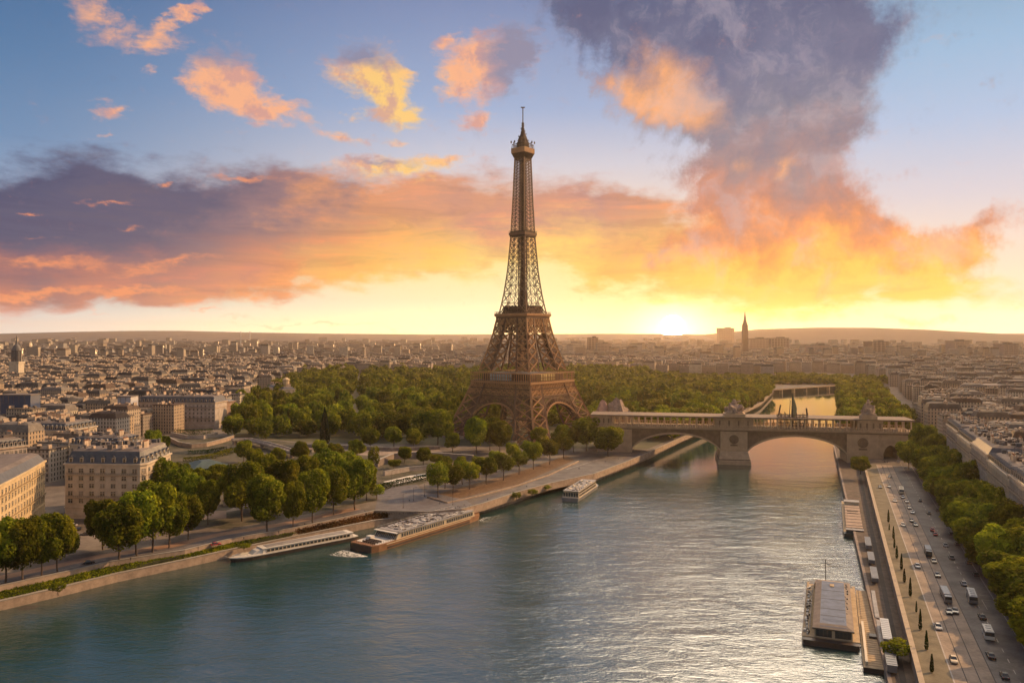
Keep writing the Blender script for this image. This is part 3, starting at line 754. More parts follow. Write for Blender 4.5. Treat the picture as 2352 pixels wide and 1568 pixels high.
# pier
m_ = MB()
m_.prism([(74.5, -1.2), (96.5, -1.2), (96.5, BW + 1.2), (74.5, BW + 1.2)], 3, 20, 0)
pier = m_.build('pier', M_bst_l, br)
m_ = MB()
m_.loft([[(85.5 + sx_ * hx_, (-1.2 - d_) if sy_ < 0 else BW + 1.2 + d_, z) for sx_, sy_ in ((-1, -1), (1, -1), (1, 1), (-1, 1))] for hx_, d_, z in ((13.6, 8, -9.5), (13.2, 7, -3.8), (12.6, 6, -3.4), (11.4, 1.5, 3), )], 0)
m_.prism([(72.6, -7.6), (98.4, -7.6), (98.4, BW + 7), (72.6, BW + 7)], -3.6, -2.6, 1)
m_.build('base', [M_bst, M_bst_d], pier)
def medallion(parent, x, y, z, r_, m2):
    q_ = MB()
    q_.loft([[(x + rr_ * math.cos(a), y - d_, z + rr_ * math.sin(a)) for a in [2 * PI * i / 16 for i in range(16)]] for rr_, d_ in ((r_, 0), (r_, .5), (r_ * .8, .5), (r_ * .72, .25))], 0)
    for k in range(9):
        a = 2 * PI * k / 9; q_.box((x + r_ * .6 * math.cos(a), y - .45, z + r_ * .6 * math.sin(a)), (r_ * .5, .7, r_ * .45), 0, taper=.7)
    q_.box((x, y - .6, z), (r_ * .7, 1, r_ * .8), 0, taper=.7)
    q_.box((x, y - .4, z - r_ * 1.25), (r_ * 1.6, .6, r_ * .35), 0, taper=.9)
    return q_.build('medallion', m2, parent)
medallion(pier, 85.5, -1.2, 13.4, 3.9, M_bst_d)
for x0, x1, lab in ((-4, 0, 0), (175.8, 200, 1)):
    m_ = MB(); m_.prism([(x0 - (26 if lab == 0 else 0), -1.0), (x1, -1.0), (x1, BW + 1), (x0 - (26 if lab == 0 else 0), BW + 1)], -9, 20, 0)
    ab = m_.build('abutment', M_bst_l, br)
    if lab: medallion(ab, 188, -1.0, 13, 4.2, M_bst_d)
# side bay with the arched passage
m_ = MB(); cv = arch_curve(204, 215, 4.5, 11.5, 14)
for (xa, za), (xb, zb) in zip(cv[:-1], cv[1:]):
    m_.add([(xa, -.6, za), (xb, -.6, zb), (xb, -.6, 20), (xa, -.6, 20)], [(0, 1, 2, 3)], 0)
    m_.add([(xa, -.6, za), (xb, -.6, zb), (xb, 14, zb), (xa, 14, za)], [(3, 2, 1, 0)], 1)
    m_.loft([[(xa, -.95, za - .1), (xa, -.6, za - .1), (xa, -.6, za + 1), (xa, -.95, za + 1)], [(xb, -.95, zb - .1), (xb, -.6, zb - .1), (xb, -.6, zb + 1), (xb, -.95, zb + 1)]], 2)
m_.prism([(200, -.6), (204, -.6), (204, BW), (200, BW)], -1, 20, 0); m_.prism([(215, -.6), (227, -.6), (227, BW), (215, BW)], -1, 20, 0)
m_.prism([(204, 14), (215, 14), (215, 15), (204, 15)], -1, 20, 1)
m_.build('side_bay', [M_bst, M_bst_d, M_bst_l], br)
m_ = MB()
m_.prism([(-36, -1.6), (228, -1.6), (228, BW + 1.6), (-36, BW + 1.6)], 20, 21.2, 0); m_.prism([(-36, -2.4), (228, -2.4), (228, BW + 2.4), (-36, BW + 2.4)], 21.2, 22.6, 1)
m_.build('deck', [M_bst_d, M_bst], br)
m_ = MB()
for y in (-2.0, BW + 1.6):
    m_.prism([(-36, y), (228, y), (228, y + .4), (-36, y + .4)], 24.7, 25.1, 0)
    for k in range(132): m_.box((-35.5 + k * 2, y + .2, 23.65), (.9 if k % 4 else 1.3, .36, 2.1), 0)
m_.build('balustrade', M_bst_l, br)
M_col = mat('gallery_stone', (.55, .41, .27), .8, .2, .3)
cm = MB(); cm.tube((0, 0, 0), [(.85, 0), (.85, .6), (.55, .8), (.5, 7.4), (.8, 7.8), (.8, 8.3)], 8); col0 = None
for k in range(48):
    x = -33 + k * 5.5
    for y in (1.0, BW - 1.0):
        if col0 is None: c_ = col0 = cm.build('column', M_col, br)
        else: c_ = col0.copy(); COL.objects.link(c_); c_.parent = br
        c_.location = (x, y, 22.6)
for x0, x1 in ((-35, -18), (70, 101), (184, 204)):
    for y in (.3, BW - 1.9):
        m_ = MB(); m_.prism([(x0, y), (x1, y), (x1, y + 1.6), (x0, y + 1.6)], 22.6, 30.9, 0)
        for k in range(4): m_.box((x0 + (x1 - x0) * (k + .5) / 4, y - .02, 26.5), (1.4, .3, 5), 0, 1)
        m_.build('gallery_wall', [M_bst, M_bst_d], br)
m_ = MB()
m_.prism([(-36, -.6), (228, -.6), (228, BW + .6), (-36, BW + .6)], 30.9, 31.4, 0); m_.prism([(-36, -1.3), (228, -1.3), (228, BW + 1.3), (-36, BW + 1.3)], 31.4, 32.2, 1)
m_.build('upper_deck', [M_bst, mat('deck_paving', (.19, .14, .105), .85)], br)

def rock_lump(name, loc, size, m2, seed, parent=None, sub=3, amp=.22, fr=1.3):
    bm = bmesh.new(); bmesh.ops.create_icosphere(bm, subdivisions=sub, radius=1)
    for v in bm.verts:
        d_ = 1 + amp * mnoise.fractal(v.co * fr + Vector((seed * 7.1, 0, 0)), .8, 2.1, 5)
        v.co = Vector((v.co.x * size[0] * d_, v.co.y * size[1] * d_, max(0, v.co.z) * size[2] * d_))
    me = bpy.data.meshes.new(name); bm.to_mesh(me); bm.free(); me.materials.append(m2)
    o = bpy.data.objects.new(name, me); COL.objects.link(o); o.location = loc
    if parent: o.parent = parent
    return o
M_rock = mat('weathered_carved_stone', (.3, .22, .17), .92, .4, .35, bump=.3, bscale=.8)
p = bl(-29, 40, 0); g_ = tag(rock_lump('carved_stone_dome', (p.x, p.y, 14), (9, 8, 25), mat('pink_dome_stone', (.36, .22, .17), .9, .2, .4, bump=.15), 1), 'smooth pinkish stone dome behind the left end of the bridge', 'dome')
p = bl(-14, 42, 0); tag(rock_lump('carved_stone_dome', (p.x, p.y, 12), (10.5, 9, 28), M_rock, 5, amp=.4, fr=2.2), 'rugged grey carved stone dome behind the left end of the bridge', 'dome')
# carved groups standing on the upper deck
def statue_group(x, y, z0, h, wd, lab, seed):
    p = bl(x, y, z0); r_ = random.Random(seed)
    e = empty('statue_group', p, BANG, lab, 'statue')
    q_ = MB(); q_.box((0, 0, h * .1), (wd * 1.15, wd, h * .2)); q_.box((0, 0, h * .23), (wd * .95, wd * .8, h * .08)); q_.build('plinth', M_bst_l, e)
    o = rock_lump('figures', (0, 0, h * .24), (wd * .5, wd * .42, h * .5), M_rock, seed, e, 3, .55, 2.4)
    q_ = MB(); q_.tube((0, 0, 0), [(wd * .2, h * .55), (wd * .13, h * .72), (wd * .17, h * .8), (wd * .09, h * .88), (wd * .11, h * .94), (.05, h)], 8)
    q_.bar((0, 0, h * .8), (wd * .35, 0, h * .9), wd * .08)
    q_.build('crowning_figure', M_rock, e)
statue_group(86, 3, 32.2, 15, 15, 'heap-like carved statue group on the bridge above its middle pier', 3)
statue_group(193, 3, 32.2, 16.5, 10.5, 'pointed carved statue group on the bridge above the right abutment', 8)

# ================================================================== boats
M_hull = mat('dark_hull', (.055, .04, .035), .45, .25, .3)
M_hull_b = mat('brown_hull', (.22, .11, .055), .5, .25, .25)
M_cream = mat('cream_paint', (.55, .45, .32), .5, .12, .3)
M_white = mat('white_paint', (.55, .52, .48), .5, .12, .3)
M_roof = mat('grey_boat_roof', (.24, .225, .225), .6, .3, .35)
M_blueroof = mat('slate_blue_deck', (.085, .105, .165), .6, .3, .3)
M_wood = mat('pale_decking', (.34, .25, .155), .8, .25, .5)
def boat_frame(name, stern, bow, label, group=None):
    d = bow - stern; d.z = 0
    e = empty(name, Vector((stern.x, stern.y, -7)), -math.atan2(d.x, d.y), label, 'boat', group)
    return e, d.length
def hull_rings(L, wd, h, bowlen=.2, sternlen=.05, rake=2.0, square=.35):
    rings = []
    for t, k in [(0, square), (sternlen, .9), (.15, 1), (1 - bowlen, 1), (1 - bowlen * .55, .82), (1 - bowlen * .22, .5), (1, .08)]:
        w_ = wd / 2 * k
        rings.append([(-w_ * .85, t * L - (rake if t == 1 else 0), -1.2), (w_ * .85, t * L - (rake if t == 1 else 0), -1.2), (w_, t * L, h), (-w_, t * L, h)])
    return rings
def window_row(parent, x, y0, y1, z, n_, wl, wh, side, m2=M_glass_d):
    """a row of separate windows along a cabin side"""
    q_ = MB(); q_.box((0, 0, 0), (.16, wl, wh)); q_.box((side * .02, -wl / 2 - .12, 0), (.2, .14, wh + .3), 0, 1); q_.box((side * .02, wl / 2 + .12, 0), (.2, .14, wh + .3), 0, 1); q_.box((side * .02, 0, -wh / 2 - .1), (.2, wl + .36, .14), 0, 1)
    o0 = None
    for k in range(n_):
        if o0 is None: o = o0 = q_.build('window', [m2, M_cream], parent)
        else: o = o0.copy(); COL.objects.link(o); o.parent = parent
        o.location = (x, y0 + (y1 - y0) * (k + .5) / n_, z)
def rail(mb, pts, h=1.0, mi=0, step=2.5):
    for a, b_ in zip(pts[:-1], pts[1:]):
        a, b_ = Vector(a), Vector(b_); k = max(1, int((b_ - a).length / step))
        for i in range(k + 1): mb.bar(a.lerp(b_, i / k), a.lerp(b_, i / k) + Vector((0, 0, h)), .09, mi=mi)
        mb.bar(a + Vector((0, 0, h)), b_ + Vector((0, 0, h)), .1, mi=mi)
# big sightseeing boat; its blunt end points to the lower left
s0 = gp(1112, 1191, -7); d35 = Vector((-53, -76.6, 0)).normalized()
perp = Vector((d35.y, -d35.x, 0)); perp = perp if perp.x < 0 else -perp
WD = 17.5; st = s0 + perp * WD / 2; bo = st + d35 * 92
e, L = boat_frame('tour_boat', st, bo, 'long two-tone sightseeing boat with brown hull and cluttered grey roof')
m_ = MB(); m_.loft([[( -w_ , y_, -1.2), (w_, y_, -1.2), (w_ * 1.02, y_, h_), (-w_ * 1.02, y_, h_)] for y_, w_, h_ in ((-6, 1.0, 3.0), (4, WD * .42, 3.0), (14, WD / 2, 2.9), (L - 14, WD / 2, 3.1), (L - 4, WD * .49, 3.4), (L, WD * .42, 3.5))], 0)
m_.build('hull', M_hull_b, e)
m_ = MB()
for sx_ in (-1, 1):
    m_.box((sx_ * (WD / 2 + .12), L / 2 + 2, 1.0), (.22, L - 24, .9), 0, 0); m_.box((sx_ * (WD / 2 + .16), L / 2 + 2, 2.75), (.3, L - 22, .35), 0, 1)
m_.box((0, L - .2, 1.5), (WD * .84, 1.2, 3.2), 0, 0)
m_.build('rubbing_strake', [M_hull, M_cream], e)
m_ = MB()
hw = WD / 2 - .9
m_.loft([[(-hw, 8, 3.0), (hw, 8, 3.0), (hw, L - 17, 3.0), (-hw, L - 17, 3.0)], [(-hw, 9, 6.2), (hw, 9, 6.2), (hw, L - 19.5, 6.2), (-hw, L - 19.5, 6.2)]], 0)
cab = m_.build('cabin', M_cream, e)
window_row(cab, -hw - .05, 10, 34, 4.75, 12, 1.7, 1.7, -1); window_row(cab, -hw - .05, 36, L - 21, 4.75, 19, 1.35, 1.8, -1)
window_row(cab, hw + .05, 10, L - 21, 4.75, 30, 1.5, 1.7, 1)
m_ = MB(); m_.loft([[(-hw + .6, L - 16.6, 3.2), (hw - .6, L - 16.6, 3.2), (hw - .6, L - 16.9, 3.2), (-hw + .6, L - 16.9, 3.2)], [(-hw + .9, L - 19.0, 5.9), (hw - .9, L - 19.0, 5.9), (hw - .9, L - 19.4, 5.9), (-hw + .9, L - 19.4, 5.9)]], 0)
for k in range(12):
    x = -hw + .8 + k * (2 * hw - 1.6) / 11; m_.bar((x, L - 16.5, 3.2), (x * .97, L - 18.9, 5.9), .14, mi=1)
m_.build('windscreen', [M_glass_d, M_cream], e)
m_ = MB(); m_.box((0, L / 2 - 5, 6.35), (WD - 1.0, L - 28, .3), 0, 0); m_.box((0, L - 18.5, 6.35), (WD - 1.6, 3.0, .3), 0, 1)
rf = m_.build('roof', [M_roof, M_white], e)
m_ = MB(); r_ = random.Random(5)
for k in range(150):
    m_.box((r_.uniform(-hw + .8, hw - .8), r_.uniform(12, L - 24), 6.5 + .25), (r_.uniform(.5, 2.6), r_.uniform(.5, 3.2), r_.uniform(.25, .9)), r_.choice((0, 0, .3, -.4)), r_.choice((0, 0, 1, 2)))
m_.build('roof_clutter', [M_roof, M_white, M_hull], rf)
m_ = MB(); rail(m_, [(-hw, 9, 6.5), (-hw, L - 20, 6.5)]); rail(m_, [(hw, 9, 6.5), (hw, L - 20, 6.5)]); m_.build('railing', M_white, rf)
m_ = MB(); m_.box((0, L - 8.4, 3.3), (WD * .86, 15.6, .22), 0, 0)
for i in range(3):
    for j in range(7): m_.box((-5.4 + j * 1.3, L - 4 - i * 2.2, 3.9), (.8, .7, .9), 0, 1)
m_.box((4.4, L - 11, 4.1), (3.2, 3, 1.6), 0, 0); rail(m_, [(-WD * .42, L - 15, 3.4), (-WD * .42, L - .6, 3.4), (WD * .41, L - .6, 3.4), (WD * .42, L - 15, 3.4)], 1.1, 1, 1.6)
m_.build('foredeck', [M_white, M_hull], e)
# long low white boat
s0 = gp(815, 1236, -7); b0_ = gp(527, 1291, -7)
e, L = boat_frame('river_boat', s0, b0_, 'long slim white boat moored by the brown scrub bank')
m_ = MB(); m_.loft(hull_rings(L, 8.5, 1.8, .14, .04, 1.5, .8), 0); m_.build('hull', M_hull, e)
m_ = MB(); m_.loft([[(x * 1.03, y, z + 1.25) for x, y, z in ((r1_[3][0], r1_[3][1], .55), (r1_[2][0], r1_[2][1], .55), (r1_[2][0], r1_[2][1], 1.0), (r1_[3][0], r1_[3][1], 1.0))] for r1_ in hull_rings(L, 8.5, 1.8, .14, .04, 1.5, .8)], 0)
m_.build('gunwale', M_white, e)
m_ = MB(); m_.loft([[(-3.6, 3, 2.1), (3.6, 3, 2.1), (3.4, 3.4, 4.3), (-3.4, 3.4, 4.3)], [(-3.6, L - 15, 2.1), (3.6, L - 15, 2.1), (3.4, L - 15.6, 4.3), (-3.4, L - 15.6, 4.3)]], 0)
m_.loft([[(-3.3, L - 15.0, 2.1), (3.3, L - 15.0, 2.1), (3.1, L - 15.6, 4.2), (-3.1, L - 15.6, 4.2)], [(-2.2, L - 10, 2.1), (2.2, L - 10, 2.1), (2.4, L - 12.4, 3.7), (-2.4, L - 12.4, 3.7)]], 0)
cab = m_.build('cabin', M_white, e)
window_row(cab, -3.62, 5, L - 17, 3.25, 22, 1.6, 1.15, -1); window_row(cab, 3.62, 5, L - 17, 3.25, 22, 1.6, 1.15, 1)
m_ = MB(); m_.box((0, L / 2 - 6, 4.45), (7.6, L - 18, .26)); m_.box((0, L / 2 - 6, 4.66), (5.2, L - 24, .16), 0, 1); m_.build('roof', [M_white, M_roof], e)
m_ = MB(); m_.box((0, L - 6.2, 2.05), (4.2, 6.5, .16), 0, 1); rail(m_, [(-2.6, L - 8, 2.1), (-.6, L - 1.6, 2.1), (.6, L - 1.6, 2.1), (2.6, L - 8, 2.1)], .9, 0, 1.5); m_.bar((-.2, L - 1.4, 2), (-2.5, L + 3.2, 4.0), .1); m_.build('foredeck', [M_white, M_roof], e)
# small glass-topped cruiser on the way to the bridge
s0 = (gp(1287, 1150, -7) + gp(1331, 1153, -7)) / 2; b0_ = s0 + Vector((22, 57, 0)).normalized() * 58
e, L = boat_frame('cruise_boat', s0, b0_, 'flat-topped grey cruiser leaving a wake toward the bridge')
m_ = MB(); m_.loft(hull_rings(L, 12.2, 2.2, .16, .02, 1.5, .95), 0); m_.build('hull', mat('grey_hull', (.2, .19, .19), .5, .2, .3), e)
m_ = MB(); m_.loft([[(-5.5, 1.5, 2.2), (5.5, 1.5, 2.2), (5.2, 3, 6.4), (-5.2, 3, 6.4)], [(-5.5, L - 11, 2.2), (5.5, L - 11, 2.2), (5.0, L - 13, 6.2), (-5.0, L - 13, 6.2)]], 0); cab = m_.build('cabin', M_cream, e)
window_row(cab, 5.5, 3, L - 14, 3.6, 14, 2.2, 1.3, 1); window_row(cab, -5.5, 3, L - 14, 3.6, 14, 2.2, 1.3, -1)
window_row(cab, 5.42, 3, L - 14, 5.4, 14, 2.2, 1.1, 1)
m_ = MB(); m_.box((0, L / 2 - 5, 6.55), (10.8, L - 13, .26)); r_ = random.Random(9)
for k in range(60): m_.box((r_.uniform(-4.6, 4.6), r_.uniform(4, L - 15), 6.85), (r_.uniform(.4, 1.4), r_.uniform(.6, 4), r_.uniform(.2, .6)), 0, r_.choice((0, 1, 1, 2)))
m_.build('roof', [M_roof, M_cream, M_hull], e)
m_ = MB(); 
for k in range(6): m_.box((-4.4 + k * 1.75, 1.9, 4.2), (1.3, .3, 2.6), 0, 0)
m_.build('stern_window', M_glass_d, e)
# cargo barge at the right quay
s0 = gp(1974, 1236, -7); b0_ = s0 + RD * 92; 
e, L = boat_frame('cargo_barge', s0 - RN * 2.2, b0_ - RN * 2.2, 'flat wooden-decked barge moored nearest the bridge at the right quay')
m_ = MB(); m_.loft([[(-w_ * .9, y_, -1.2), (w_ * .9, y_, -1.2), (w_, y_, h_), (-w_, y_, h_)] for y_, w_, h_ in ((0, 5.2, 2.0), (2, 5.7, 2.2), (L - 10, 5.7, 2.2), (L - 2, 4.2, 2.6), (L, 2.6, 2.8))], 0); m_.build('hull', mat('green_black_hull', (.03, .045, .045), .5, .3, .3), e)
m_ = MB(); m_.box((0, L / 2, 2.3), (11.2, L - 6, .2), 0, 1); m_.loft([[(-4.4, 9, 2.4), (4.4, 9, 2.4), (4.2, 9, 3.6), (-4.2, 9, 3.6)], [(-4.4, L - 22, 2.4), (4.4, L - 22, 2.4), (4.2, L - 22, 3.6), (-4.2, L - 22, 3.6)]], 0)
for k in range(7): m_.box((0, 14 + k * 8.2, 3.66), (8.6, .35, .2), 0, 2)
m_.box((0, 46, 3.75), (6, .35, .35), 0, 2); m_.box((0, 52, 3.75), (6, .35, .35), 0, 2)
m_.build('hatch_deck', [mat('hatch_planks', (.30, .22, .17), .8, .25, .5), M_wood, M_hull], e)
m_ = MB(); m_.loft([[(-4.2, L - 19, 2.4), (4.2, L - 19, 2.4), (4.2, L - 12, 2.4), (-4.2, L - 12, 2.4)], [(-4, L - 18.5, 5), (4, L - 18.5, 5), (4, L - 12.5, 5), (-4, L - 12.5, 5)]], 0); m_.box((0, L - 15.5, 5.12), (8.8, 7, .2), 0, 1)
m_.build('wheelhouse', [M_cream, M_roof], e)
m_ = MB(); m_.box((0, 3.2, 3.0), (8.6, 3.4, 1.6), 0, 0); m_.box((0, 3.2, 3.9), (9, 3.8, .16), 0, 1); m_.build('stern_cabin', [M_glass_d, M_roof], e)
# broad houseboat with a slate-blue roof
s0 = gp(1908, 1488, -7) ; b0_ = s0 + RD * 74
e, L = boat_frame('houseboat', s0, b0_, 'broad houseboat with slate blue roof beside the wooden landing stage')
HW = 9.4
m_ = MB(); m_.loft([[(-w_ * .94, y_, -1.2), (w_ * .94, y_, -1.2), (w_, y_, h_), (-w_, y_, h_)] for y_, w_, h_ in ((0, HW - .4, 1.9), (1, HW, 1.9), (L - 9, HW, 2.0), (L - 2, HW * .8, 2.4), (L, HW * .55, 2.6))], 0); m_.build('hull', M_hull, e)
m_ = MB(); m_.box((0, L / 2 - .4, 2.02), (HW * 2 + .3, L - 7, .22)); rail(m_, [(-HW, 1, 2.1), (-HW, L - 8, 2.1)], .9, 1); m_.box((-HW + 2.3, L / 2 - 4, 2.5), (.25, L - 22, .9), 0, 1)
r_ = random.Random(4)
for k in range(50): m_.box((-HW + 1.2 + r_.uniform(-.5, .6), r_.uniform(5, L - 12), 2.45), (r_.uniform(.3, .9), r_.uniform(.3, 1.8), r_.uniform(.3, 1.1)), 0, r_.choice((1, 1, 2)))
m_.build('side_deck', [M_wood, M_hull, M_white], e)
m_ = MB(); m_.loft([[(-5.4, 3.6, 2.1), (7.2, 3.6, 2.1), (7.2, L - 13, 2.1), (-5.4, L - 13, 2.1)], [(-5.2, 3.8, 5.6), (7.0, 3.8, 5.6), (7.0, L - 13.5, 5.6), (-5.2, L - 13.5, 5.6)]], 0); cab = m_.build('cabin', M_cream, e)
m_ = MB()
for k in range(2): m_.box((-2.2 + k * 6.2, 3.56, 3.8), (5.2, .24, 2.6), 0, 0)
for k in range(10): m_.box((-4.9 + k * 1.28, 3.45, 3.8), (.12, .2, 2.7), 0, 1)
m_.build('stern_window', [M_glass_d, M_hull], cab)
window_row(cab, -5.36, 6, L - 15, 4.0, 16, 2.2, 1.5, -1)
m_ = MB()
m_.add([(-6.0, 2.4, 5.7), (7.6, 2.4, 5.7), (7.4, L - 12.4, 5.7), (-5.8, L - 12.4, 5.7), (-3.6, 5.4, 6.7), (5.2, 5.4, 6.7), (5.0, L - 16, 6.7), (-3.4, L - 16, 6.7)], [(0, 1, 5, 4), (1, 2, 6, 5), (2, 3, 7, 6), (3, 0, 4, 7)], 1)
m_.add([(-3.6, 5.4, 6.7), (5.2, 5.4, 6.7), (5.0, L - 16, 6.7), (-3.4, L - 16, 6.7)], [(0, 1, 2, 3)], 0); m_.box((.8, 2.3, 5.6), (13.8, .3, .5), 0, 2)
for y in (14, 22, 34, 45): m_.box((.8, y, 6.73), (8.6, .18, .1), 0, 2)
m_.add([(-3.6, 3.6, 6.2), (5.4, 3.6, 6.2), (4.4, 10.5, 6.86), (-2.6, 10.5, 6.86), (.8, 8.2, 6.8)], [(0, 1, 4), (1, 2, 4), (2, 3, 4), (3, 0, 4)], 3)
m_.box((.5, L - 22, 6.85), (1.6, 3.4, .25), 0, 4)
for k in range(14): m_.box((5.4 + r_.uniform(-.3, .9), r_.uniform(8, L - 18), 6.4), (.5, r_.uniform(.4, 1.6), .6), 0, 2)
m_.build('roof', [M_blueroof, mat('roof_edge_boards', (.19, .15, .125), .75, .25, .4), M_hull, mat('blue_tarpaulin', (.04, .055, .11), .55, .2, .5), M_wood], e)
m_ = MB(); m_.loft([[(-6.5, L - 12.2, 2.2), (6.5, L - 12.2, 2.2), (6.0, L - 5, 2.3), (-6, L - 5, 2.3)], [(-6.2, L - 12.2, 4.6), (6.2, L - 12.2, 4.6), (5, L - 6.5, 4.2), (-5, L - 6.5, 4.2)]], 0); m_.build('fore_cabin', mat('tan_canopy', (.42, .30, .18), .8, .2, .4), e)
m_ = MB(); m_.bar((-2, L - 5, 2.2), (-2, L - 5, 13), .3, mi=0); m_.bar((-4, L - 5, 11), (.4, L - 5, 11), .15); m_.build('mast', M_hull, e)
# landing stage between houseboat and quay
e = empty('landing_stage', s0 + RN * 10.4 - RD * 17, RANG, 'pale planked floating landing stage between the houseboat and the right quay', 'landing stage')
m_ = MB(); m_.box((3.3, 42, .55), (7.6, 84, 1.9), 0, 0); m_.box((3.3, 42, 1.56), (7.8, 84.4, .14), 0, 1)
for k in range(40): m_.box((3.3, 2 + k * 2.1, 1.65), (6.9, .16, .06), 0, 2)
m_.build('deck', [M_hull, M_wood, mat('plank_gap', (.2, .14, .09), .9, .2, .5)], e)
m_ = MB(); m_.box((.5, 22, 2.2), (.8, 40, 1.0), 0, 0); m_.box((5.9, 30, 2.6), (1.2, 26, 1.8), 0, 1); m_.box((5.8, 62, 2.7), (1.5, 34, 2.0), 0, 1); m_.box((3.6, 29, 2.0), (2.6, 3.2, .8), 0, 2); rail(m_, [(.3, 48, 1.6), (.3, 82, 1.6)], 1.0, 2)
m_.build('bench_wall', [M_cream, M_roof, M_hull], e)
# scaffold with a mast standing on the bridge
e = empty('mast_scaffold', bl(133.6, 6, 22.6), BANG, 'dark scaffold on the bridge carrying a tall mast with a furled sail', 'scaffold')
m_ = MB()
for y in (-3, 3):
    for k in range(9): m_.bar((-12 + k * 3, y, 0), (-12 + k * 3, y, 12 + (k % 3)), .45)
    for z in (2.5, 5, 7.5, 10, 11.8): m_.bar((-12, y, z), (12, y, z), .4)
    for k in range(8): m_.bar((-12 + k * 3, y, 0), (-9 + k * 3, y, 10), .25)
for k in range(9): m_.bar((-12 + k * 3, -3, 11.8), (-12 + k * 3, 3, 11.8), .4)
m_.bar((-11, 0, 11), (-9.4, 0, 20), 1.1); m_.bar((12, 0, 11), (11.4, 0, 17.5), 1.1)
m_.build('frame', M_iron_d, e)
m_ = MB(); m_.tube((0, 0, 0), [(.9, 0), (.7, 16), (.2, 30)], 8); m_.bar((-2.4, 0, 8), (-1.6, 0, 24), .5); m_.bar((-2.4, 0, 24), (0, 0, 29), .12); m_.build('mast', M_hull, e)
m_ = MB(); m_.loft([[(.2, -.5, z), (.2 + w_, -.2, z), (.2 + w_ * .5, .7, z)] for z, w_ in ((9, 2.2), (12, 3.2), (17, 3.6), (22, 2.4), (27, .9), (29.5, .15))], 0); m_.build('sail', mat('green_sail', (.16, .17, .10), .8, .2, .3), e)
# thin footbridge closing the far reach
a_, b_ = zz(LUP[-1], 0), zz(RUP[-1], 0); e = empty('footbridge', a_.lerp(b_, .5), math.atan2(b_.y - a_.y, b_.x - a_.x), 'thin stone footbridge across the far bend of the river', 'bridge'); L = (b_ - a_).length
m_ = MB(); m_.box((0, -3, .9), (L + 20, 7, 1.0)); m_.box((0, -6.3, 1.9), (L + 20, .4, 1.0)); m_.build('deck', M_bst, e)
for k in range(6): m_ = MB(); m_.box((-L / 2 + L * (k + .5) / 6, -3, -3.4), (3, 6, 7.6)); m_.build('pier', M_bst, e)
# white water
M_foam = mat('foam', (.62, .6, .56), .7, .2, .8)
def foam(pts, z=-6.96, seed=1, n_=160, s=(.5, 2.2)):
    """broken white water: many small thin rafts of froth scattered inside a patch"""
    r_ = random.Random(seed); q_ = MB(); A, B, Cc, D = [gp(*p_, -7) for p_ in pts]
    for k in range(n_):
        u, v_ = r_.random(), r_.random() ** 1.3; p_ = A.lerp(B, u).lerp(D.lerp(Cc, u), v_); a = r_.uniform(*s) * (1 - .6 * v_)
        kk = r_.randint(5, 8); t0 = r_.random() * 6; ca = r_.uniform(.3, .7)
        q_.add([(p_.x + a * math.cos(t0 + i * 6.283 / kk) * r_.uniform(.6, 1), p_.y + a * ca * math.sin(t0 + i * 6.283 / kk) * r_.uniform(.6, 1), z + r_.random() * .05) for i in range(kk)], [tuple(range(kk))])
    return q_
o = foam([(790, 1262), (845, 1278), (800, 1280), (752, 1274)], n_=700, s=(.15, .85)).build('wake_foam', M_foam); tag(o, 'white froth under the blunt end of the tour boat', 'foam', kind='stuff')
o = foam([(1100, 1195), (1112, 1188), (1160, 1180), (1120, 1204)], n_=260, seed=3, s=(.15, .6)).build('wake_foam', M_foam); tag(o, 'thin pale wake behind the tour boat', 'foam', kind='stuff')
o = foam([(1285, 1155), (1330, 1157), (1250, 1182), (1140, 1210)], n_=220, seed=4, s=(.1, .45)).build('wake_foam', M_foam); tag(o, 'thin pale wake behind the small cruiser', 'foam', kind='stuff')

# ================================================================== buildings
TONES = [(0, (.50, .40, .30, 1)), (.22, (.42, .34, .26, 1)), (.4, (.56, .46, .34, 1)), (.55, (.34, .28, .23, 1)), (.68, (.47, .35, .24, 1)), (.8, (.44, .40, .35, 1)), (.9, (.6, .52, .41, 1))]
RTONES = [(0, (.10, .085, .078, 1)), (.25, (.15, .12, .095, 1)), (.42, (.05, .045, .045, 1)), (.6, (.19, .15, .115, 1)), (.75, (.11, .07, .05, 1)), (.88, (.21, .18, .155, 1))]
M_wall = facade_mat('stone_facade', TONES)
M_wall_o = facade_mat('stone_facade_each', TONES, island=False)
def roof_mat(name, island):
    m = bpy.data.materials.new(name); m.use_nodes = True; n = NT(m.node_tree); b = n.n['Principled BSDF']
    g = n.new('ShaderNodeNewGeometry'); r = g.outputs['Random Per Island'] if island else n.new('ShaderNodeObjectInfo').outputs['Random']
    c = n.ramp(r, RTONES, 'CONSTANT'); ns = n.noise(g.outputs['Position'], .3, 5, .7)
    c = n.mix(n.step(ns, .35, .7), n.mix(1, c, (.6, .6, .6, 1), 'MULTIPLY'), c)
    n.l.new(c, b.inputs['Base Color']); b.inputs['Roughness'].default_value = .75; b.inputs['Specular IOR Level'].default_value = .22
    return m
M_rf = roof_mat('zinc_roof', True); M_rf_o = roof_mat('zinc_roof_each', False)
M_chim = mat('chimney_render', (.42, .32, .24), .85, .25, .5)
M_limestone = mat('limestone', (.50, .405, .305), .82, .2, .22)
M_limestone_lit = mat('sunlit_limestone', (.5, .38, .23), .82, .2, .22)  # limestone tinted gold: sunlight on the facade put into its colour
M_slate = mat('slate_mansard', (.075, .08, .095), .45, .3, .4)
M_flatroof = mat('flat_roof', (.14, .115, .105), .8, .35, .2)
M_greyst = mat('grey_limestone', (.40, .34, .30), .82, .25, .22)

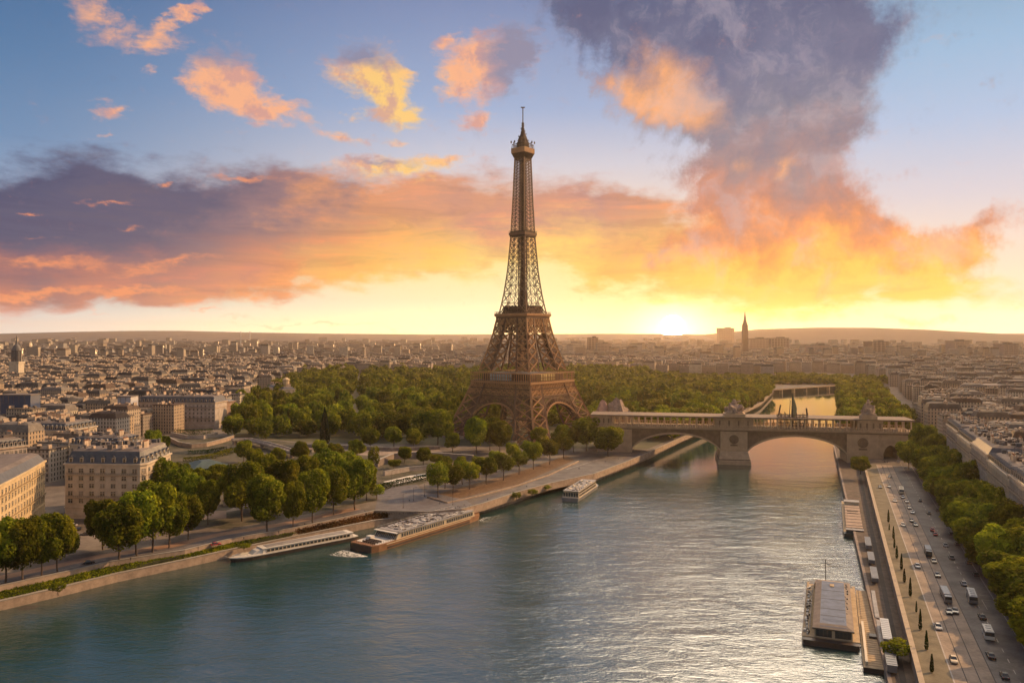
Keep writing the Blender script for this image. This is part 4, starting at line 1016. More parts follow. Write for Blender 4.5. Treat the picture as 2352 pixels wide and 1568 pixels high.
def rect(cx_, cy_, w_, d_, ang):
    ca, sa = math.cos(ang), math.sin(ang)
    return [(cx_ + x * ca - y * sa, cy_ + x * sa + y * ca) for x, y in ((-w_ / 2, -d_ / 2), (w_ / 2, -d_ / 2), (w_ / 2, d_ / 2), (-w_ / 2, d_ / 2))]
def inset(poly, d):
    k = len(poly); out = []
    for i in range(k):
        p0, p1, p2 = Vector(poly[i - 1]), Vector(poly[i]), Vector(poly[(i + 1) % k])
        a = (p1 - p0).normalized(); b_ = (p2 - p1).normalized()
        na, nb_ = Vector((-a.y, a.x)), Vector((-b_.y, b_.x))
        s_ = (na + nb_); q_ = s_ / max(.25, s_.dot(na)) * d
        out.append((p1.x + q_.x, p1.y + q_.y))
    return out

HUT = []
def near_building(name, poly, h, label, cat, edges, mans=5.5, tones=None, roofm=None, ph=None, win=(1.5, 2.1), seed=1, dormers=True, group=None, clutter=26):
    """a stone block with cornices, mansard roof, chimneys and every window its own part.
    poly counter-clockwise; edges = {edge index: (columns, rows)}"""
    tones = tones or M_limestone; roofm = roofm or M_slate
    cx_ = sum(p[0] for p in poly) / len(poly); cy_ = sum(p[1] for p in poly) / len(poly)
    e = empty(name, (cx_, cy_, 0), 0, label, cat, group)
    P2 = [(x - cx_, y - cy_) for x, y in poly]; r_ = random.Random(seed)
    m_ = MB(); m_.prism(P2, -1, h); wl = m_.build('wall', tones, e)
    m_ = MB()
    for z, pr, th in ((h - .2, .75, .9), (h * .80, .35, .45), (h * .2, .4, .5), (h * .06, .25, .6)):
        q_ = inset(P2, -pr); m_.prism(q_, z, z + th)
    m_.build('cornice', M_chim if tones is M_greyst else tones, e)
    m_ = MB(); q0 = inset(P2, .1); q1 = inset(P2, 2.6); q2 = inset(P2, 5.2)
    m_.loft([[(x, y, h + .6) for x, y in q0], [(x, y, h + .6 + mans) for x, y in q1]], 0)
    m_.loft([[(x, y, h + .6 + mans) for x, y in q1], [(x, y, h + 1.7 + mans) for x, y in q2]], 1)
    rf = m_.build('roof', [roofm, M_flatroof], e)
    A, B, D = Vector(q2[0]), Vector(q2[1]), Vector(q2[-1]); an0 = math.atan2(B.y - A.y, B.x - A.x)
    if not HUT:
        for mm in (M_flatroof, M_chim, M_slate):
            q_ = MB(); q_.box((0, 0, .5), (1, 1, 1)); q_.box((0, 0, 1.03), (1.12, 1.12, .06)); o = q_.build('roof_hut', [mm], rf); HUT.append(o.data); bpy.data.objects.remove(o)
        q_ = MB(); q_.bar((0, 0, 0), (0, 0, 1), .16); q_.bar((-.6, 0, .9), (.6, 0, .9), .1, .02); o = q_.build('aerial', [M_slate], rf); HUT.append(o.data); bpy.data.objects.remove(o)
    for k in range(clutter + clutter // 4):
        p = A.lerp(B, r_.random()) + (D - A) * r_.random(); ae_ = k >= clutter
        o = bpy.data.objects.new('aerial' if ae_ else 'roof_hut', HUT[3] if ae_ else HUT[r_.choice((0, 0, 1, 2))]); COL.objects.link(o); o.parent = rf
        o.location = (p.x, p.y, h + mans + 1.5); o.rotation_euler = (0, 0, an0)
        o.scale = (1, 1, r_.uniform(3, 6)) if ae_ else (r_.uniform(.8, 3.2), r_.uniform(.8, 3.2), r_.uniform(1.0, 2.4))
    ang = math.atan2(B.y - A.y, B.x - A.x); nchim = max(2, int((B - A).length / 14)); c0 = None
    for k in range(nchim + 1):
        p = A.lerp(B, k / nchim) + (D - A) * (.3 + .4 * (k % 2))
        if c0 is None:
            q_ = MB(); q_.box((0, 0, 2.2), (1.1, 5.4, 4.4))
            for j in range(6): q_.tube((0, -2.2 + j * .88, 4.4), [(.22, 0), (.18, .9)], 6, 1)
            c_ = c0 = q_.build('chimney', [M_chim, mat('chimney_pot', (.33, .15, .08), .8)], rf)
        else: c_ = c0.copy(); COL.objects.link(c_); c_.parent = rf
        c_.location = (p.x, p.y, h + mans + .4); c_.rotation_euler = (0, 0, ang)
    m_ = MB(); hb = []
    for ei in edges:
        a_, b_ = Vector(P2[ei]), Vector(P2[(ei + 1) % len(P2)]); d_ = (b_ - a_).normalized(); nn_ = Vector((d_.y, -d_.x)); nr_ = edges[ei][1]
        for zb in ([h * .26 + h * .7 / nr_ * j - .05 for j in (1, nr_ - 1)] if nr_ > 3 else []):
            bq = MB(); p_, q_ = a_ + d_ * 1.2 + nn_ * .5, b_ - d_ * 1.2 + nn_ * .5
            bq.bar((p_.x, p_.y, zb), (q_.x, q_.y, zb), 1.0, .2, 1); p_, q_ = p_ + nn_ * .42, q_ + nn_ * .42
            bq.bar((p_.x, p_.y, zb + .95), (q_.x, q_.y, zb + .95), .09); bq.bar((p_.x, p_.y, zb + .5), (q_.x, q_.y, zb + .5), .05)
            L3 = (q_ - p_).length; kk = max(2, int(L3 / 1.1))
            for i in range(kk + 1): t3 = p_.lerp(q_, i / kk); bq.bar((t3.x, t3.y, zb), (t3.x, t3.y, zb + .95), .07)
            bq.build('balcony', [M_hull, tones], e)
    w_, hh = win
    q_ = MB(); q_.box((0, .05, 0), (w_, .2, hh), 0, 0)
    for s_ in (-1, 1): q_.box((s_ * (w_ / 2 + .12), 0, 0), (.24, .36, hh + .3), 0, 1)
    q_.box((0, 0, hh / 2 + .12), (w_ + .48, .36, .24), 0, 1); q_.box((0, -.1, -hh / 2 - .12), (w_ + .7, .6, .22), 0, 1); q_.box((0, -.02, 0), (.12, .2, hh), 0, 2); q_.box((0, -.02, hh * .15), (w_, .2, .1), 0, 2)
    w0 = None
    for ei, (nc, nr) in edges.items():
        a_, b_ = Vector(P2[ei]), Vector(P2[(ei + 1) % len(P2)]); ln = (b_ - a_).length; an = math.atan2(b_.y - a_.y, b_.x - a_.x)
        for j in range(nr):
            for i in range(nc):
                z = h * .26 + (h * .70) * (j + .5) / nr
                p = a_.lerp(b_, (i + .5) / nc)
                if w0 is None: o = w0 = q_.build('window', [M_glass_d, tones, M_white], e); w1 = w0.data.copy(); w1.materials[0] = mat('curtained_glass', (.22, .18, .14), .4, .3, .4)
                else:
                    o = w0.copy(); COL.objects.link(o); o.parent = e
                    o.data = w1 if r_.random() < .3 else w0.data
                o.location = (p.x, p.y, z); o.rotation_euler = (0, 0, an)
        if dormers:
            d0 = None
            nrm = Vector((b_.y - a_.y, a_.x - b_.x)).normalized()
            for i in range(nc):
                p = a_.lerp(b_, (i + .5) / nc) - nrm * .9
                if d0 is None:
                    dq = MB(); dq.box((0, .8, 1.5), (1.9, 2.6, 3.0), 0, 1); dq.box((0, -.52, 1.5), (1.2, .12, 2.1), 0, 0); dq.loft([[(-1.15, -.65, 3.0), (1.15, -.65, 3.0), (1.15, 2.2, 3.0), (-1.15, 2.2, 3.0)], [(-.2, -.65, 3.9), (.2, -.65, 3.9), (.2, 2.2, 3.9), (-.2, 2.2, 3.9)]], 2)
                    o = d0 = dq.build('dormer', [M_glass_d, tones, roofm], rf)
                else: o = d0.copy(); COL.objects.link(o); o.parent = rf
                o.location = (p.x, p.y, h + .8); o.rotation_euler = (0, 0, an)
    return e
def quad(p0, p1, depth):
    """rectangle with front edge p0->p1 and reaching back 'depth'"""
    a, b_ = Vector((p0[0], p0[1])), Vector((p1[0], p1[1])); n_ = Vector((-(b_ - a).y, (b_ - a).x)).normalized() * depth
    return [tuple(a), tuple(b_), tuple(b_ + n_), tuple(a + n_)]
CUSTOM = []                                          # footprints already taken, as (x, y, radius)
def keep(poly, grow=4):
    cx_ = sum(p[0] for p in poly) / len(poly); cy_ = sum(p[1] for p in poly) / len(poly)
    CUSTOM.append((cx_, cy_, max(math.hypot(p[0] - cx_, p[1] - cy_) for p in poly) + grow))
# corner house on the left
pl = [(-248, 446), (-205, 443), (-203, 447), (-206, 485), (-250, 487)]
near_building('corner_house', pl, 30, 'cream corner apartment house with dark slate mansard behind the left bank trees', 'building', {0: (7, 5), 2: (6, 5), 1: (1, 5)}, win=(2.6, 2.3), mans=6.5, seed=2, clutter=50); keep(pl)
pl = [(-238, 360), (-246, 392), (-255, 424), (-265, 456), (-300, 448), (-285, 400), (-272, 352)]
near_building('terrace_house', pl, 30, 'golden curved terrace facade at the left edge beside the street', 'building', {0: (7, 5), 1: (7, 5), 2: (7, 5)}, tones=M_limestone_lit, win=(1.6, 2.4), mans=4.0, seed=3, dormers=False, clutter=60); keep(pl)
pl = quad(at(44, 630), at(152, 622), 34); near_building('stone_block', pl, 27, 'pale stone apartment block with long dark roof behind the golden terrace', 'building', {0: (11, 5), 1: (8, 5)}, seed=4, mans=5); keep(pl)
pl = quad(at(316, 872), at(494, 866), 30); near_building('long_block', pl, 28, 'long many-windowed pale office block left of the park trees', 'building', {0: (20, 5)}, seed=5, mans=6, dormers=True, tones=M_greyst); keep(pl, -8)
pl = quad(at(500, 905), at(540, 930), 30); near_building('side_house', pl, 25, 'small blank-walled pink house at the right end of the long office block', 'building', {1: (2, 3)}, seed=6, mans=1.5, dormers=False, tones=mat('pink_render', (.36, .24, .18), .85)); keep(pl)
pl = quad(at(-20, 520), at(62, 540), 30); near_building('stone_block', pl, 27, 'shadowed grey block at the left edge above the golden terrace', 'building', {0: (8, 5), 1: (7, 5)}, seed=7, mans=5, tones=M_greyst); keep(pl)
pl = quad(at(160, 560), at(275, 556), 26); near_building('stone_block', pl, 25, 'low-roofed cream block directly behind the corner apartment house', 'building', {0: (9, 4), 1: (6, 4)}, seed=8, mans=4.5); keep(pl)
# riverside terrace on the right
t_ = 128
for k, (ln, h, tn, lb) in enumerate([(52, 35, M_greyst, 'tall grey stone riverside house nearest on the right edge'), (56, 34, M_limestone, 'second riverside terrace house, warm cream with regular windows'), (54, 36.5, M_greyst, 'third riverside terrace house, tall and grey in the middle of the right terrace'),
                                 (58, 35, M_limestone, 'fourth riverside terrace house, cream, behind the right tree row'), (52, 36, M_greyst, 'farthest riverside terrace house, grey, at the end toward the bridge')]):
    a_, b_ = rp(t_ + ln - .3, 55), rp(t_, 55)
    # front faces the river: counter-clockwise with the front edge first
    back_ = RN * (24 + 3 * (k % 2))
    pl = [(b_.x, b_.y), (b_.x + back_.x, b_.y + back_.y), (a_.x + back_.x, a_.y + back_.y), (a_.x, a_.y)]
    near_building('terrace_house', pl, h, lb, 'building', {3: (13, 6), 0: (5, 6)} if k == 0 else {3: (13, 6)}, tones=tn, seed=20 + k, mans=3.6, win=(1.5, 2.6), dormers=(k != 2), clutter=46); CUSTOM.append(((pl[0][0] + pl[2][0]) / 2, (pl[0][1] + pl[2][1]) / 2, 26))
    t_ += ln

# ---- the city: one generator, packed as separate houses near by and as one mass far off
def D_of(x, y): return 1176 + F * x / y, HOR + F * HC / y
def inpoly(px, py, poly):
    c = False; k = len(poly)
    for i in range(k):
        x0, y0 = poly[i]; x1, y1 = poly[i - 1]
        if (y0 > py) != (y1 > py) and px < (x1 - x0) * (py - y0) / (y1 - y0) + x0: c = not c
    return c
LEFTCITY = [(-400, 1130), (20, 1110), (310, 1100), (318, 1000), (495, 985), (530, 962), (600, 905), (690, 868), (800, 862), (1300, 857), (1765, 864), (1800, 855), (1890, 855), (1990, 862), (2050, 880), (2150, 960), (2130, 985), (2160, 1010), (2420, 1200), (2800, 1200), (2800, 772.3), (-400, 772.3)]
def allowed(x, y, rad=10):
    px, py = D_of(x, y)
    if not inpoly(px, py, LEFTCITY): return False
    if y < 700 and x > 0:
        q_ = Vector((x, y, 0)) - RP0
        if q_.dot(RN) < 92: return False
    elif x > 0 and y < 1500:
        q_ = Vector((x, y, 0)) - RP0
        if q_.dot(RN) < 70 + rad: return False
    for a, b_, r_ in CUSTOM:
        if (x - a) ** 2 + (y - b_) ** 2 < (r_ + rad) ** 2: return False
    return True
def house(mw_, mr_, x, y, w_, d_, ang, h, r_, rich=True, mir=(0, 1)):
    p = rect(x, y, w_, d_, ang); k = 4
    vs = [(a, b_, -1) for a, b_ in p] + [(a, b_, h) for a, b_ in p]
    mw_.add(vs, [(i, (i + 1) % 4, 4 + (i + 1) % 4, 4 + i) for i in range(4)], 0)
    kind = r_.random()
    if kind < .68:
        i1 = min(w_, d_) * .18; mh = r_.uniform(3, 5.5); q1 = rect(x, y, w_ - 2 * i1 * .6, d_ - 2 * i1 * .6, ang)
        q0 = rect(x, y, w_ + .5, d_ + .5, ang)
        q2 = rect(x, y, max(1, w_ - 2 * i1 * 1.7), max(.6, d_ - 2 * i1 * 1.7), ang)
        rings = [[(a, b_, h) for a, b_ in q0], [(a, b_, h + mh) for a, b_ in q1], [(a, b_, h + mh + 1.4) for a, b_ in q2]]
    else:
        mh = .9; q0 = rect(x, y, w_ + .3, d_ + .3, ang); rings = [[(a, b_, h) for a, b_ in q0], [(a, b_, h + mh) for a, b_ in q0]]
    mr_.loft(rings, mir[0])
    top = h + mh
    if rich:
        ca, sa = math.cos(ang), math.sin(ang)
        for k in range(r_.randint(2, 4)):
            u = r_.uniform(-.45, .45) * w_; v_ = r_.uniform(-.3, .3) * d_
            mr_.box((x + u * ca - v_ * sa, y + u * sa + v_ * ca, top + .9), (1.2, r_.uniform(3, 6), r_.uniform(2.6, 4.4)), ang, mir[1])
        for k in range(r_.randint(2, 6)):
            u = r_.uniform(-.4, .4) * w_; v_ = r_.uniform(-.4, .4) * d_
            mr_.box((x + u * ca - v_ * sa, y + u * sa + v_ * ca, top + .6), (r_.uniform(.8, 3), r_.uniform(.8, 3), r_.uniform(1.2, 3)), ang, r_.choice(mir))
cand = []
cr = random.Random(21)
y = 470.0
while y < 2600:
    step = 17 + y * .0035
    half = y * .70 + 60
    x = -half
    while x < half:
        lx = 22 + 10 * cr.random() + y * .003
        xx = x + lx / 2
        # streets: a slowly turning grid, left open
        g = -.32 * y if xx < 0 else .37 * y
        street = ((xx - g) % 118) < 11
        rowgap = (y % 86) < 15
        if not street and not rowgap and allowed(xx, y, 8):
            cand.append((xx + cr.uniform(-1, 1), y + cr.uniform(-2, 2), lx * cr.uniform(.82, .98), step * cr.uniform(.8, .98), cr.uniform(-.06, .06) + (-.12 if xx < 0 else -.34) + .10 * math.sin(xx * .01 + y * .004), cr.choice((18, 21, 22, 23, 24, 25, 26, 27, 29, 32))))
        x += lx
    y += step
vis = [c for c in cand if -60 < D_of(c[0], c[1])[0] < 2412]
vis.sort(key=lambda c: c[1])
near, rest_ = vis[:285], vis[285:]
zones = lambda c: ('behind the left corner house' if c[0] < 0 and c[1] < 800 else 'left of the park trees' if c[0] < 0 and c[1] < 1250 else 'far left beyond the long office block' if c[0] < 0 else 'behind the right riverside terrace' if c[1] < 900 else 'right of the river trees')
for c in near:
    xx, yy, w_, d_, an, h = c
    mw_, mr_ = MB(), MB(); house(mw_, mr_, 0, 0, w_, d_, 0, h, cr, True, (0, 1))
    o = mw_.build('apartment_house', M_wall_o); o.location = (xx, yy, 0); o.rotation_euler = (0, 0, an)
    r2 = mr_.build('roof', [M_rf_o, M_chim], o)
    size = 'tall' if h > 26 else 'low' if h < 22 else 'mid-height'
    lab = f'{size} stone apartment house crowded in the city roofs {zones(c)}'
    tag(o, lab, 'building', f'{size} apartment houses {zones(c)}')
# far mass
mw_, mr_ = MB(), MB()
for c in rest_:
    house(mw_, mr_, *c[:5], c[5], cr, True, (0, 1))
y = 2600.0
while y < 9500:
    step = y * .0095
    half = y * .72
    x = -half
    while x < half:
        lx = (.007 + .013 * cr.random()) * y * .8
        xx = x + lx / 2
        if cr.random() < .8 and allowed(xx, y, 2):
            tall = cr.random()
            h = cr.uniform(16, 30) if tall < .965 else cr.uniform(35, 62)
            house(mw_, mr_, xx, y + cr.uniform(-.3, .3) * step, lx * cr.uniform(.5, .95), step * cr.uniform(.3, .75), cr.uniform(-.2, .2), h + max(0, (y - 6500)) * .004, cr, False)
        x += lx
    y += step
o = mw_.build('city_mass', M_wall); tag(o, 'hazy mass of countless far stone houses spreading to the hills', 'city', kind='stuff')
tag(mr_.build('city_roofs', [M_rf, M_chim], o), kind='stuff')

# ---- far landmarks
def slab(name, px0, px1, ytop, d, depth, m2, label, cat='tower block', rows=9, ybase=None, notch=0):
    X0, X1 = at(px0, d).x, at(px1, d).x; h = HC + (HOR - ytop) * d / F; e = empty(name, ((X0 + X1) / 2, d, 0), 0, label, cat); w_ = X1 - X0
    q_ = MB(); q_.box((0, depth / 2, h / 2 - 2), (w_, depth, h + 4)); q_.build('wall', m2, e)
    q_ = MB(); nn = max(3, int(w_ / 14))
    for k in range(nn + 1): q_.box((-w_ / 2 + k * w_ / nn, -.8, h / 2), (2.2, 2, h))
    for k in range(rows): q_.box((0, -.5, h * (k + .6) / rows), (w_, 1.4, h / rows * .28))
    q_.build('facade_grid', M_chim, e)
    q_ = MB(); q_.box((0, depth / 2, h + 1.2), (w_ + 3, depth + 3, 2.4)); q_.box((w_ * .15, depth / 2, h + 5), (w_ * .35, depth * .5, 6)); q_.build('roof', M_flatroof, e)
    return e
M_tb = mat('tower_block_render', (.32, .24, .2), .8, .15, .02); M_tb2 = mat('tower_block_dark', (.13, .09, .08), .7, .2, .02)
slab('tower_block', 1650, 1686, 754, 6800, 60, M_tb, 'pale tower block beside the pointed church spire')
slab('tower_block', 1351, 1374, 776, 3900, 60, M_tb2, 'dark square tower block left of the setting sun')
slab('tower_block', 1372, 1404, 789, 3600, 60, M_tb, 'low pale box building in front of the dark block left of the sun', rows=4)
slab('tower_block', 1722, 1765, 778, 4000, 80, M_tb, 'wide faint slab right of the church spire')
slab('tower_block', 1772, 1812, 777, 4300, 80, M_tb2, 'hazy dark slab second to the right of the spire')
slab('tower_block', 2005, 2042, 785, 3300, 90, M_tb2, 'broad dark tower block below the right hill')
slab('tower_block', 2194, 2226, 784, 3100, 70, M_tb, 'pale ribbed tower block in front of the dark hill')
slab('tower_block', 2306, 2338, 791, 2700, 60, M_tb, 'ribbed tower block nearest the right edge')
slab('office_block', 1990 + 262, 2352 + 60, 888, 1150, 40, M_tb, 'white low office block with dark window bands at the right edge', 'building', 4)
slab('office_block', 1861, 1905, 793, 3500, 60, M_tb, 'small bright-fronted block between the spire and the right hill', 'building', 4)
# church spire
d = 3600; p = at(1711, d); e = empty('church_spire', p, 0, 'slender pointed church spire right of the setting sun', 'church')
k = d / F
q_ = MB(); q_.loft([[(x * 13, y * 13, -2) for x, y in ((-1, -1), (1, -1), (1, 1), (-1, 1))], [(x * 10.5, y * 10.5, HC + (HOR - 746) * k) for x, y in ((-1, -1), (1, -1), (1, 1), (-1, 1))]])
for s_ in (-1, 1): q_.box((s_ * 8, -12, 70), (2, 3, 140)); q_.box((s_ * 10, 0, HC + (HOR - 745) * k), (3, 3, 12), taper=.2)
q_.build('tower', M_tb2, e)
q_ = MB(); q_.loft([[(r__ * math.cos(2 * PI * i / 8), r__ * math.sin(2 * PI * i / 8), z) for i in range(8)] for r__, z in ((10.5, HC + (HOR - 746) * k), (6, HC + (HOR - 735) * k), (.5, HC + (HOR - 715) * k))]); q_.build('spire', M_tb2, e)
# domed tower at far left
d = 1500; k = d / F; p = at(38, d); e = empty('domed_tower', p, 0, 'dark domed bell tower at the far left edge', 'tower')
q_ = MB(); q_.prism(sqr(9), -1, HC + (HOR - 832) * k); q_.prism([(a * 1.1, b_ * 1.1) for a, b_ in sqr(9)], HC + (HOR - 834) * k, HC + (HOR - 830) * k); q_.build('shaft', mat('cream_tower', (.5, .42, .32), .8), e)
q_ = MB(); zt = lambda yy: HC + (HOR - yy) * k
q_.tube((0, 0, 0), [(8, zt(832)), (8, zt(806)), (8.6, zt(805)), (7.4, zt(800)), (5, zt(794)), (2.4, zt(790)), (1.6, zt(788)), (1.6, zt(782)), (1.1, zt(780)), (.3, zt(770))], 12)
for i in range(8): q_.bar((8 * math.cos(i * PI / 4), 8 * math.sin(i * PI / 4), zt(832)), (8 * math.cos(i * PI / 4), 8 * math.sin(i * PI / 4), zt(806)), 1.4)
q_.build('dome', mat('dome_lead', (.085, .08, .085), .5, .2, .2), e)
for px_, lab in ((553, 'left of the pair of thin white masts on the far skyline'), (574, 'right of the pair of thin white masts on the far skyline')):
    d = 5200; p = at(px_, d); q_ = MB(); q_.tube((0, 0, 0), [(3.2, -2), (2.4, HC + (HOR - 762) * d / F)], 6); q_.box((0, 0, HC + (HOR - 762) * d / F), (9, 4, 4)); o = q_.build('slender_mast', M_white); o.location = p; tag(o, lab, 'mast')
d = 1200; p = at(657, d); q_ = MB(); q_.tube((0, 0, 0), [(5, -1), (5, 33), (5.6, 33.5), (5.6, 35), (4.4, 36), (1.5, 38)], 10); o = q_.build('round_tower', M_limestone_lit); o.location = p; tag(o, 'pale round tower at the left edge of the park trees', 'tower')
pl = quad(at(612, 1250), at(650, 1180), 18); near_building('villa', pl, 21, 'pale villa beside the round tower at the park edge', 'building', {0: (6, 3), 1: (3, 3)}, seed=31, mans=2.5, dormers=False, clutter=6)
# blue billboard-like flat fronts among the roofs
for px0, px1, y0, y1, d, c_, lab in ((0, 70, 908, 930, 760, (.05, .07, .13), 'long dark blue glazed hall at the left edge among the roofs'), (270, 300, 912, 940, 790, (.33, .33, .38), 'pale lilac windowless gable left of the long office block')):
    A, B = at(px0, d), at(px1, d); z0, z1 = HC + (HOR - y1) * d / F, HC + (HOR - y0) * d / F
    e = empty('glazed_hall', ((A.x + B.x) / 2, d, 0), 0, lab, 'building'); q_ = MB(); q_.box((0, 8, z1 / 2 - 1), (B.x - A.x, 16, z1 + 2)); q_.build('wall', mat('hall_' + ('blue' if c_[0] < .1 else 'lilac'), c_, .4, .2, .1), e)
    q_ = MB(); q_.box((0, 8, z1 + .4), (B.x - A.x + 1, 17, .8)); [q_.box((-.5 * (B.x - A.x) + 3 + j * 5, -.15, z1 - 4), (.25, .3, 8)) for j in range(int((B.x - A.x) / 5))]; q_.build('roof', M_flatroof, e)

# ================================================================== trees
def leaf_mat(name, c1, c2, c3, trans=.35):
    m = bpy.data.materials.new(name); m.use_nodes = True; n = NT(m.node_tree)
    for x in list(n.n): n.n.remove(x)
    g = n.new('ShaderNodeNewGeometry'); oi = n.new('ShaderNodeObjectInfo')
    r = g.outputs['Random Per Island']
    c = n.mix(r, c1, c2)
    ns = n.noise(g.outputs['Position'], .22, 3, .6)
    c = n.mix(n.m('MULTIPLY', n.step(ns, .42, .72), .7), c, c3)
    hs = n.new('ShaderNodeHueSaturation'); n.l.new(c, hs.inputs['Color'])
    n.l.new(n.m('MULTIPLY_ADD', oi.outputs['Random'], .04, .497), hs.inputs['Hue']); n.l.new(n.m('MULTIPLY_ADD', oi.outputs['Random'], .75, .65), hs.inputs['Value'])
    tn = n.noise(g.outputs['Position'], .05, 2, .5)
    hc = n.mix(1, hs.outputs[0], n.ramp(tn, [(.3, (.5, .55, .55, 1)), (.5, (.95, .95, .9, 1)), (.68, (1.5, 1.4, 1.1, 1))]), 'MULTIPLY')
    d = n.new('ShaderNodeBsdfDiffuse'); t = n.new('ShaderNodeBsdfTranslucent'); ms = n.new('ShaderNodeMixShader')
    n.l.new(hc, d.inputs[0]); n.l.new(hc, t.inputs[0]); ms.inputs[0].default_value = trans
    n.l.new(d.outputs[0], ms.inputs[1]); n.l.new(t.outputs[0], ms.inputs[2])
    o = n.new('ShaderNodeOutputMaterial'); n.l.new(ms.outputs[0], o.inputs[0]); MATS[name] = m
    return m
M_leaf = leaf_mat('plane_tree_leaves', (.06, .085, .010, 1), (.23, .22, .02, 1), (.33, .285, .022, 1), .42)
M_leaf_p = leaf_mat('park_leaves', (.055, .08, .010, 1), (.22, .21, .018, 1), (.32, .27, .02, 1), .42)
M_leaf_d = leaf_mat('dark_leaves', (.018, .034, .010, 1), (.03, .05, .014, 1), (.045, .055, .014, 1), .25)
M_bark = mat('bark', (.11, .075, .055), .95, .35, 1.2)
def crown_arrays(seed, n_, leaf, rx, rz, zc, lobes, top=1.0, squareness=0):
    r_ = np.random.default_rng(seed)
    cs_ = [np.array([0, 0, 0.0])]; rs = [np.array([.74, .74, .82])]
    for k in range(lobes):
        th = k * 2.399 + r_.uniform(-.4, .4); v_ = -.62 + 1.4 * (k + .5) / lobes; q_ = math.sqrt(max(.05, 1 - v_ * v_ * .8))
        rad = .6 * q_ * r_.uniform(.72, 1.22); cs_.append(np.array([rad * math.cos(th), rad * math.sin(th), v_ * .72 * top])); s_ = r_.uniform(.22, .46); rs.append(np.array([s_, s_, s_ * r_.uniform(.8, 1.1)]))
    cs_ = np.array(cs_); rs = np.array(rs); wts = rs[:, 0] ** 2; wts[0] *= .55; wts /= wts.sum()
    li = r_.choice(len(cs_), n_, p=wts); d = r_.normal(size=(n_, 3)); d /= np.linalg.norm(d, axis=1)[:, None]
    rad = r_.uniform(.72, 1.06, n_)[:, None]
    p = cs_[li] + d * rs[li] * rad
    # drop most of what lies deep inside another lobe
    dist = np.min(np.linalg.norm((p[:, None, :] - cs_[None]) / rs[None], axis=2) + 0, axis=1)
    keep_ = (dist > .62) | (r_.random(n_) < .25)
    p, d = p[keep_], d[keep_]
    nrm = d + r_.normal(size=d.shape) * .55 + np.array([0, 0, .25]); nrm /= np.linalg.norm(nrm, axis=1)[:, None]
    P_ = p * np.array([rx, rx, rz]) + np.array([0, 0, zc])
    a = np.cross(nrm, r_.normal(size=nrm.shape)); a /= np.linalg.norm(a, axis=1)[:, None]; b_ = np.cross(nrm, a)
    s_ = leaf * r_.uniform(.55, 1.25, len(P_))[:, None]
    bend = nrm * s_ * .28
    v = np.stack([P_ - a * s_ * .62, P_ - b_ * s_ * .4 + bend * .5, P_ + a * s_ * .7, P_ + b_ * s_ * .45 + bend], axis=1).reshape(-1, 3)
    return v
def mesh_from_quads(name, v, mats):
    me = bpy.data.meshes.new(name); k = len(v) // 4
    me.vertices.add(len(v)); me.vertices.foreach_set('co', v.astype(np.float32).ravel())
    me.loops.add(len(v)); me.loops.foreach_set('vertex_index', np.arange(len(v), dtype=np.int32))
    me.polygons.add(k); me.polygons.foreach_set('loop_start', np.arange(k, dtype=np.int32) * 4)
    for m in mats: me.materials.append(m)
    me.update(); me.validate(); return me
def trunk_mb(h, r0, seed, spread, top):
    m_ = MB(); r_ = random.Random(seed)
    def limb(p, q_, a, b_, n_=4):
        d = (Vector(q_) - Vector(p)); L_ = d.length; d.normalize(); x = d.orthogonal().normalized(); y = d.cross(x); rings = []
        for i in range(n_):
            t = i / (n_ - 1); w_ = a + (b_ - a) * t; c_ = Vector(p).lerp(Vector(q_), t) + x * math.sin(t * 3.1) * L_ * .05
            rings.append([c_ + (x * math.cos(k * PI / 3) + y * math.sin(k * PI / 3)) * w_ for k in range(6)])
        m_.loft(rings)
    limb((0, 0, -.3), (0, 0, h), r0, r0 * .72); limb((0, 0, h - .2), (.2, .1, top), r0 * .7, .08)
    for k in range(7):
        th = k * 2.4; rr_ = spread * r_.uniform(.55, .85); limb((0, 0, h * r_.uniform(.8, 1.25)), (rr_ * math.cos(th), rr_ * math.sin(th), h + (top - h) * r_.uniform(.35, .8)), r0 * .42, .07)
    return m_
PROTO = {}
def proto(key, nv, n_, leaf, rx, h, tr, lobes, lm, trunk=True):
    out = []
    for k in range(nv):
        sd_ = hash_(key) + k * 13; zc = (h + tr) / 2; rz = (h - tr) / 2 * 1.06
        cme = mesh_from_quads('crown', crown_arrays(sd_, n_, leaf, rx * 1.12, rz * 1.12, zc, lobes), [lm])
        t_o = trunk_mb(tr + 1.5, .36 if h > 15 else .2, sd_, rx, h * .86)
        tme = bpy.data.meshes.new('trunk'); tme.from_pydata(t_o.v, [], t_o.f); tme.materials.append(M_bark); tme.update()
        out.append((cme, tme))
    PROTO[key] = out
def hash_(s): return sum(ord(c_) * (i + 3) for i, c_ in enumerate(s)) % 1000
proto('plane', 7, 10000, .82, 7.0, 20, 4.2, 15, M_leaf)
proto('quay', 5, 6000, .7, 6.2, 20, 6.5, 13, M_leaf)
proto('park', 6, 2600, 1.35, 7.4, 18, 1.5, 14, M_leaf_p)
proto('young', 3, 1400, .6, 3.6, 12, 3.2, 9, M_leaf)
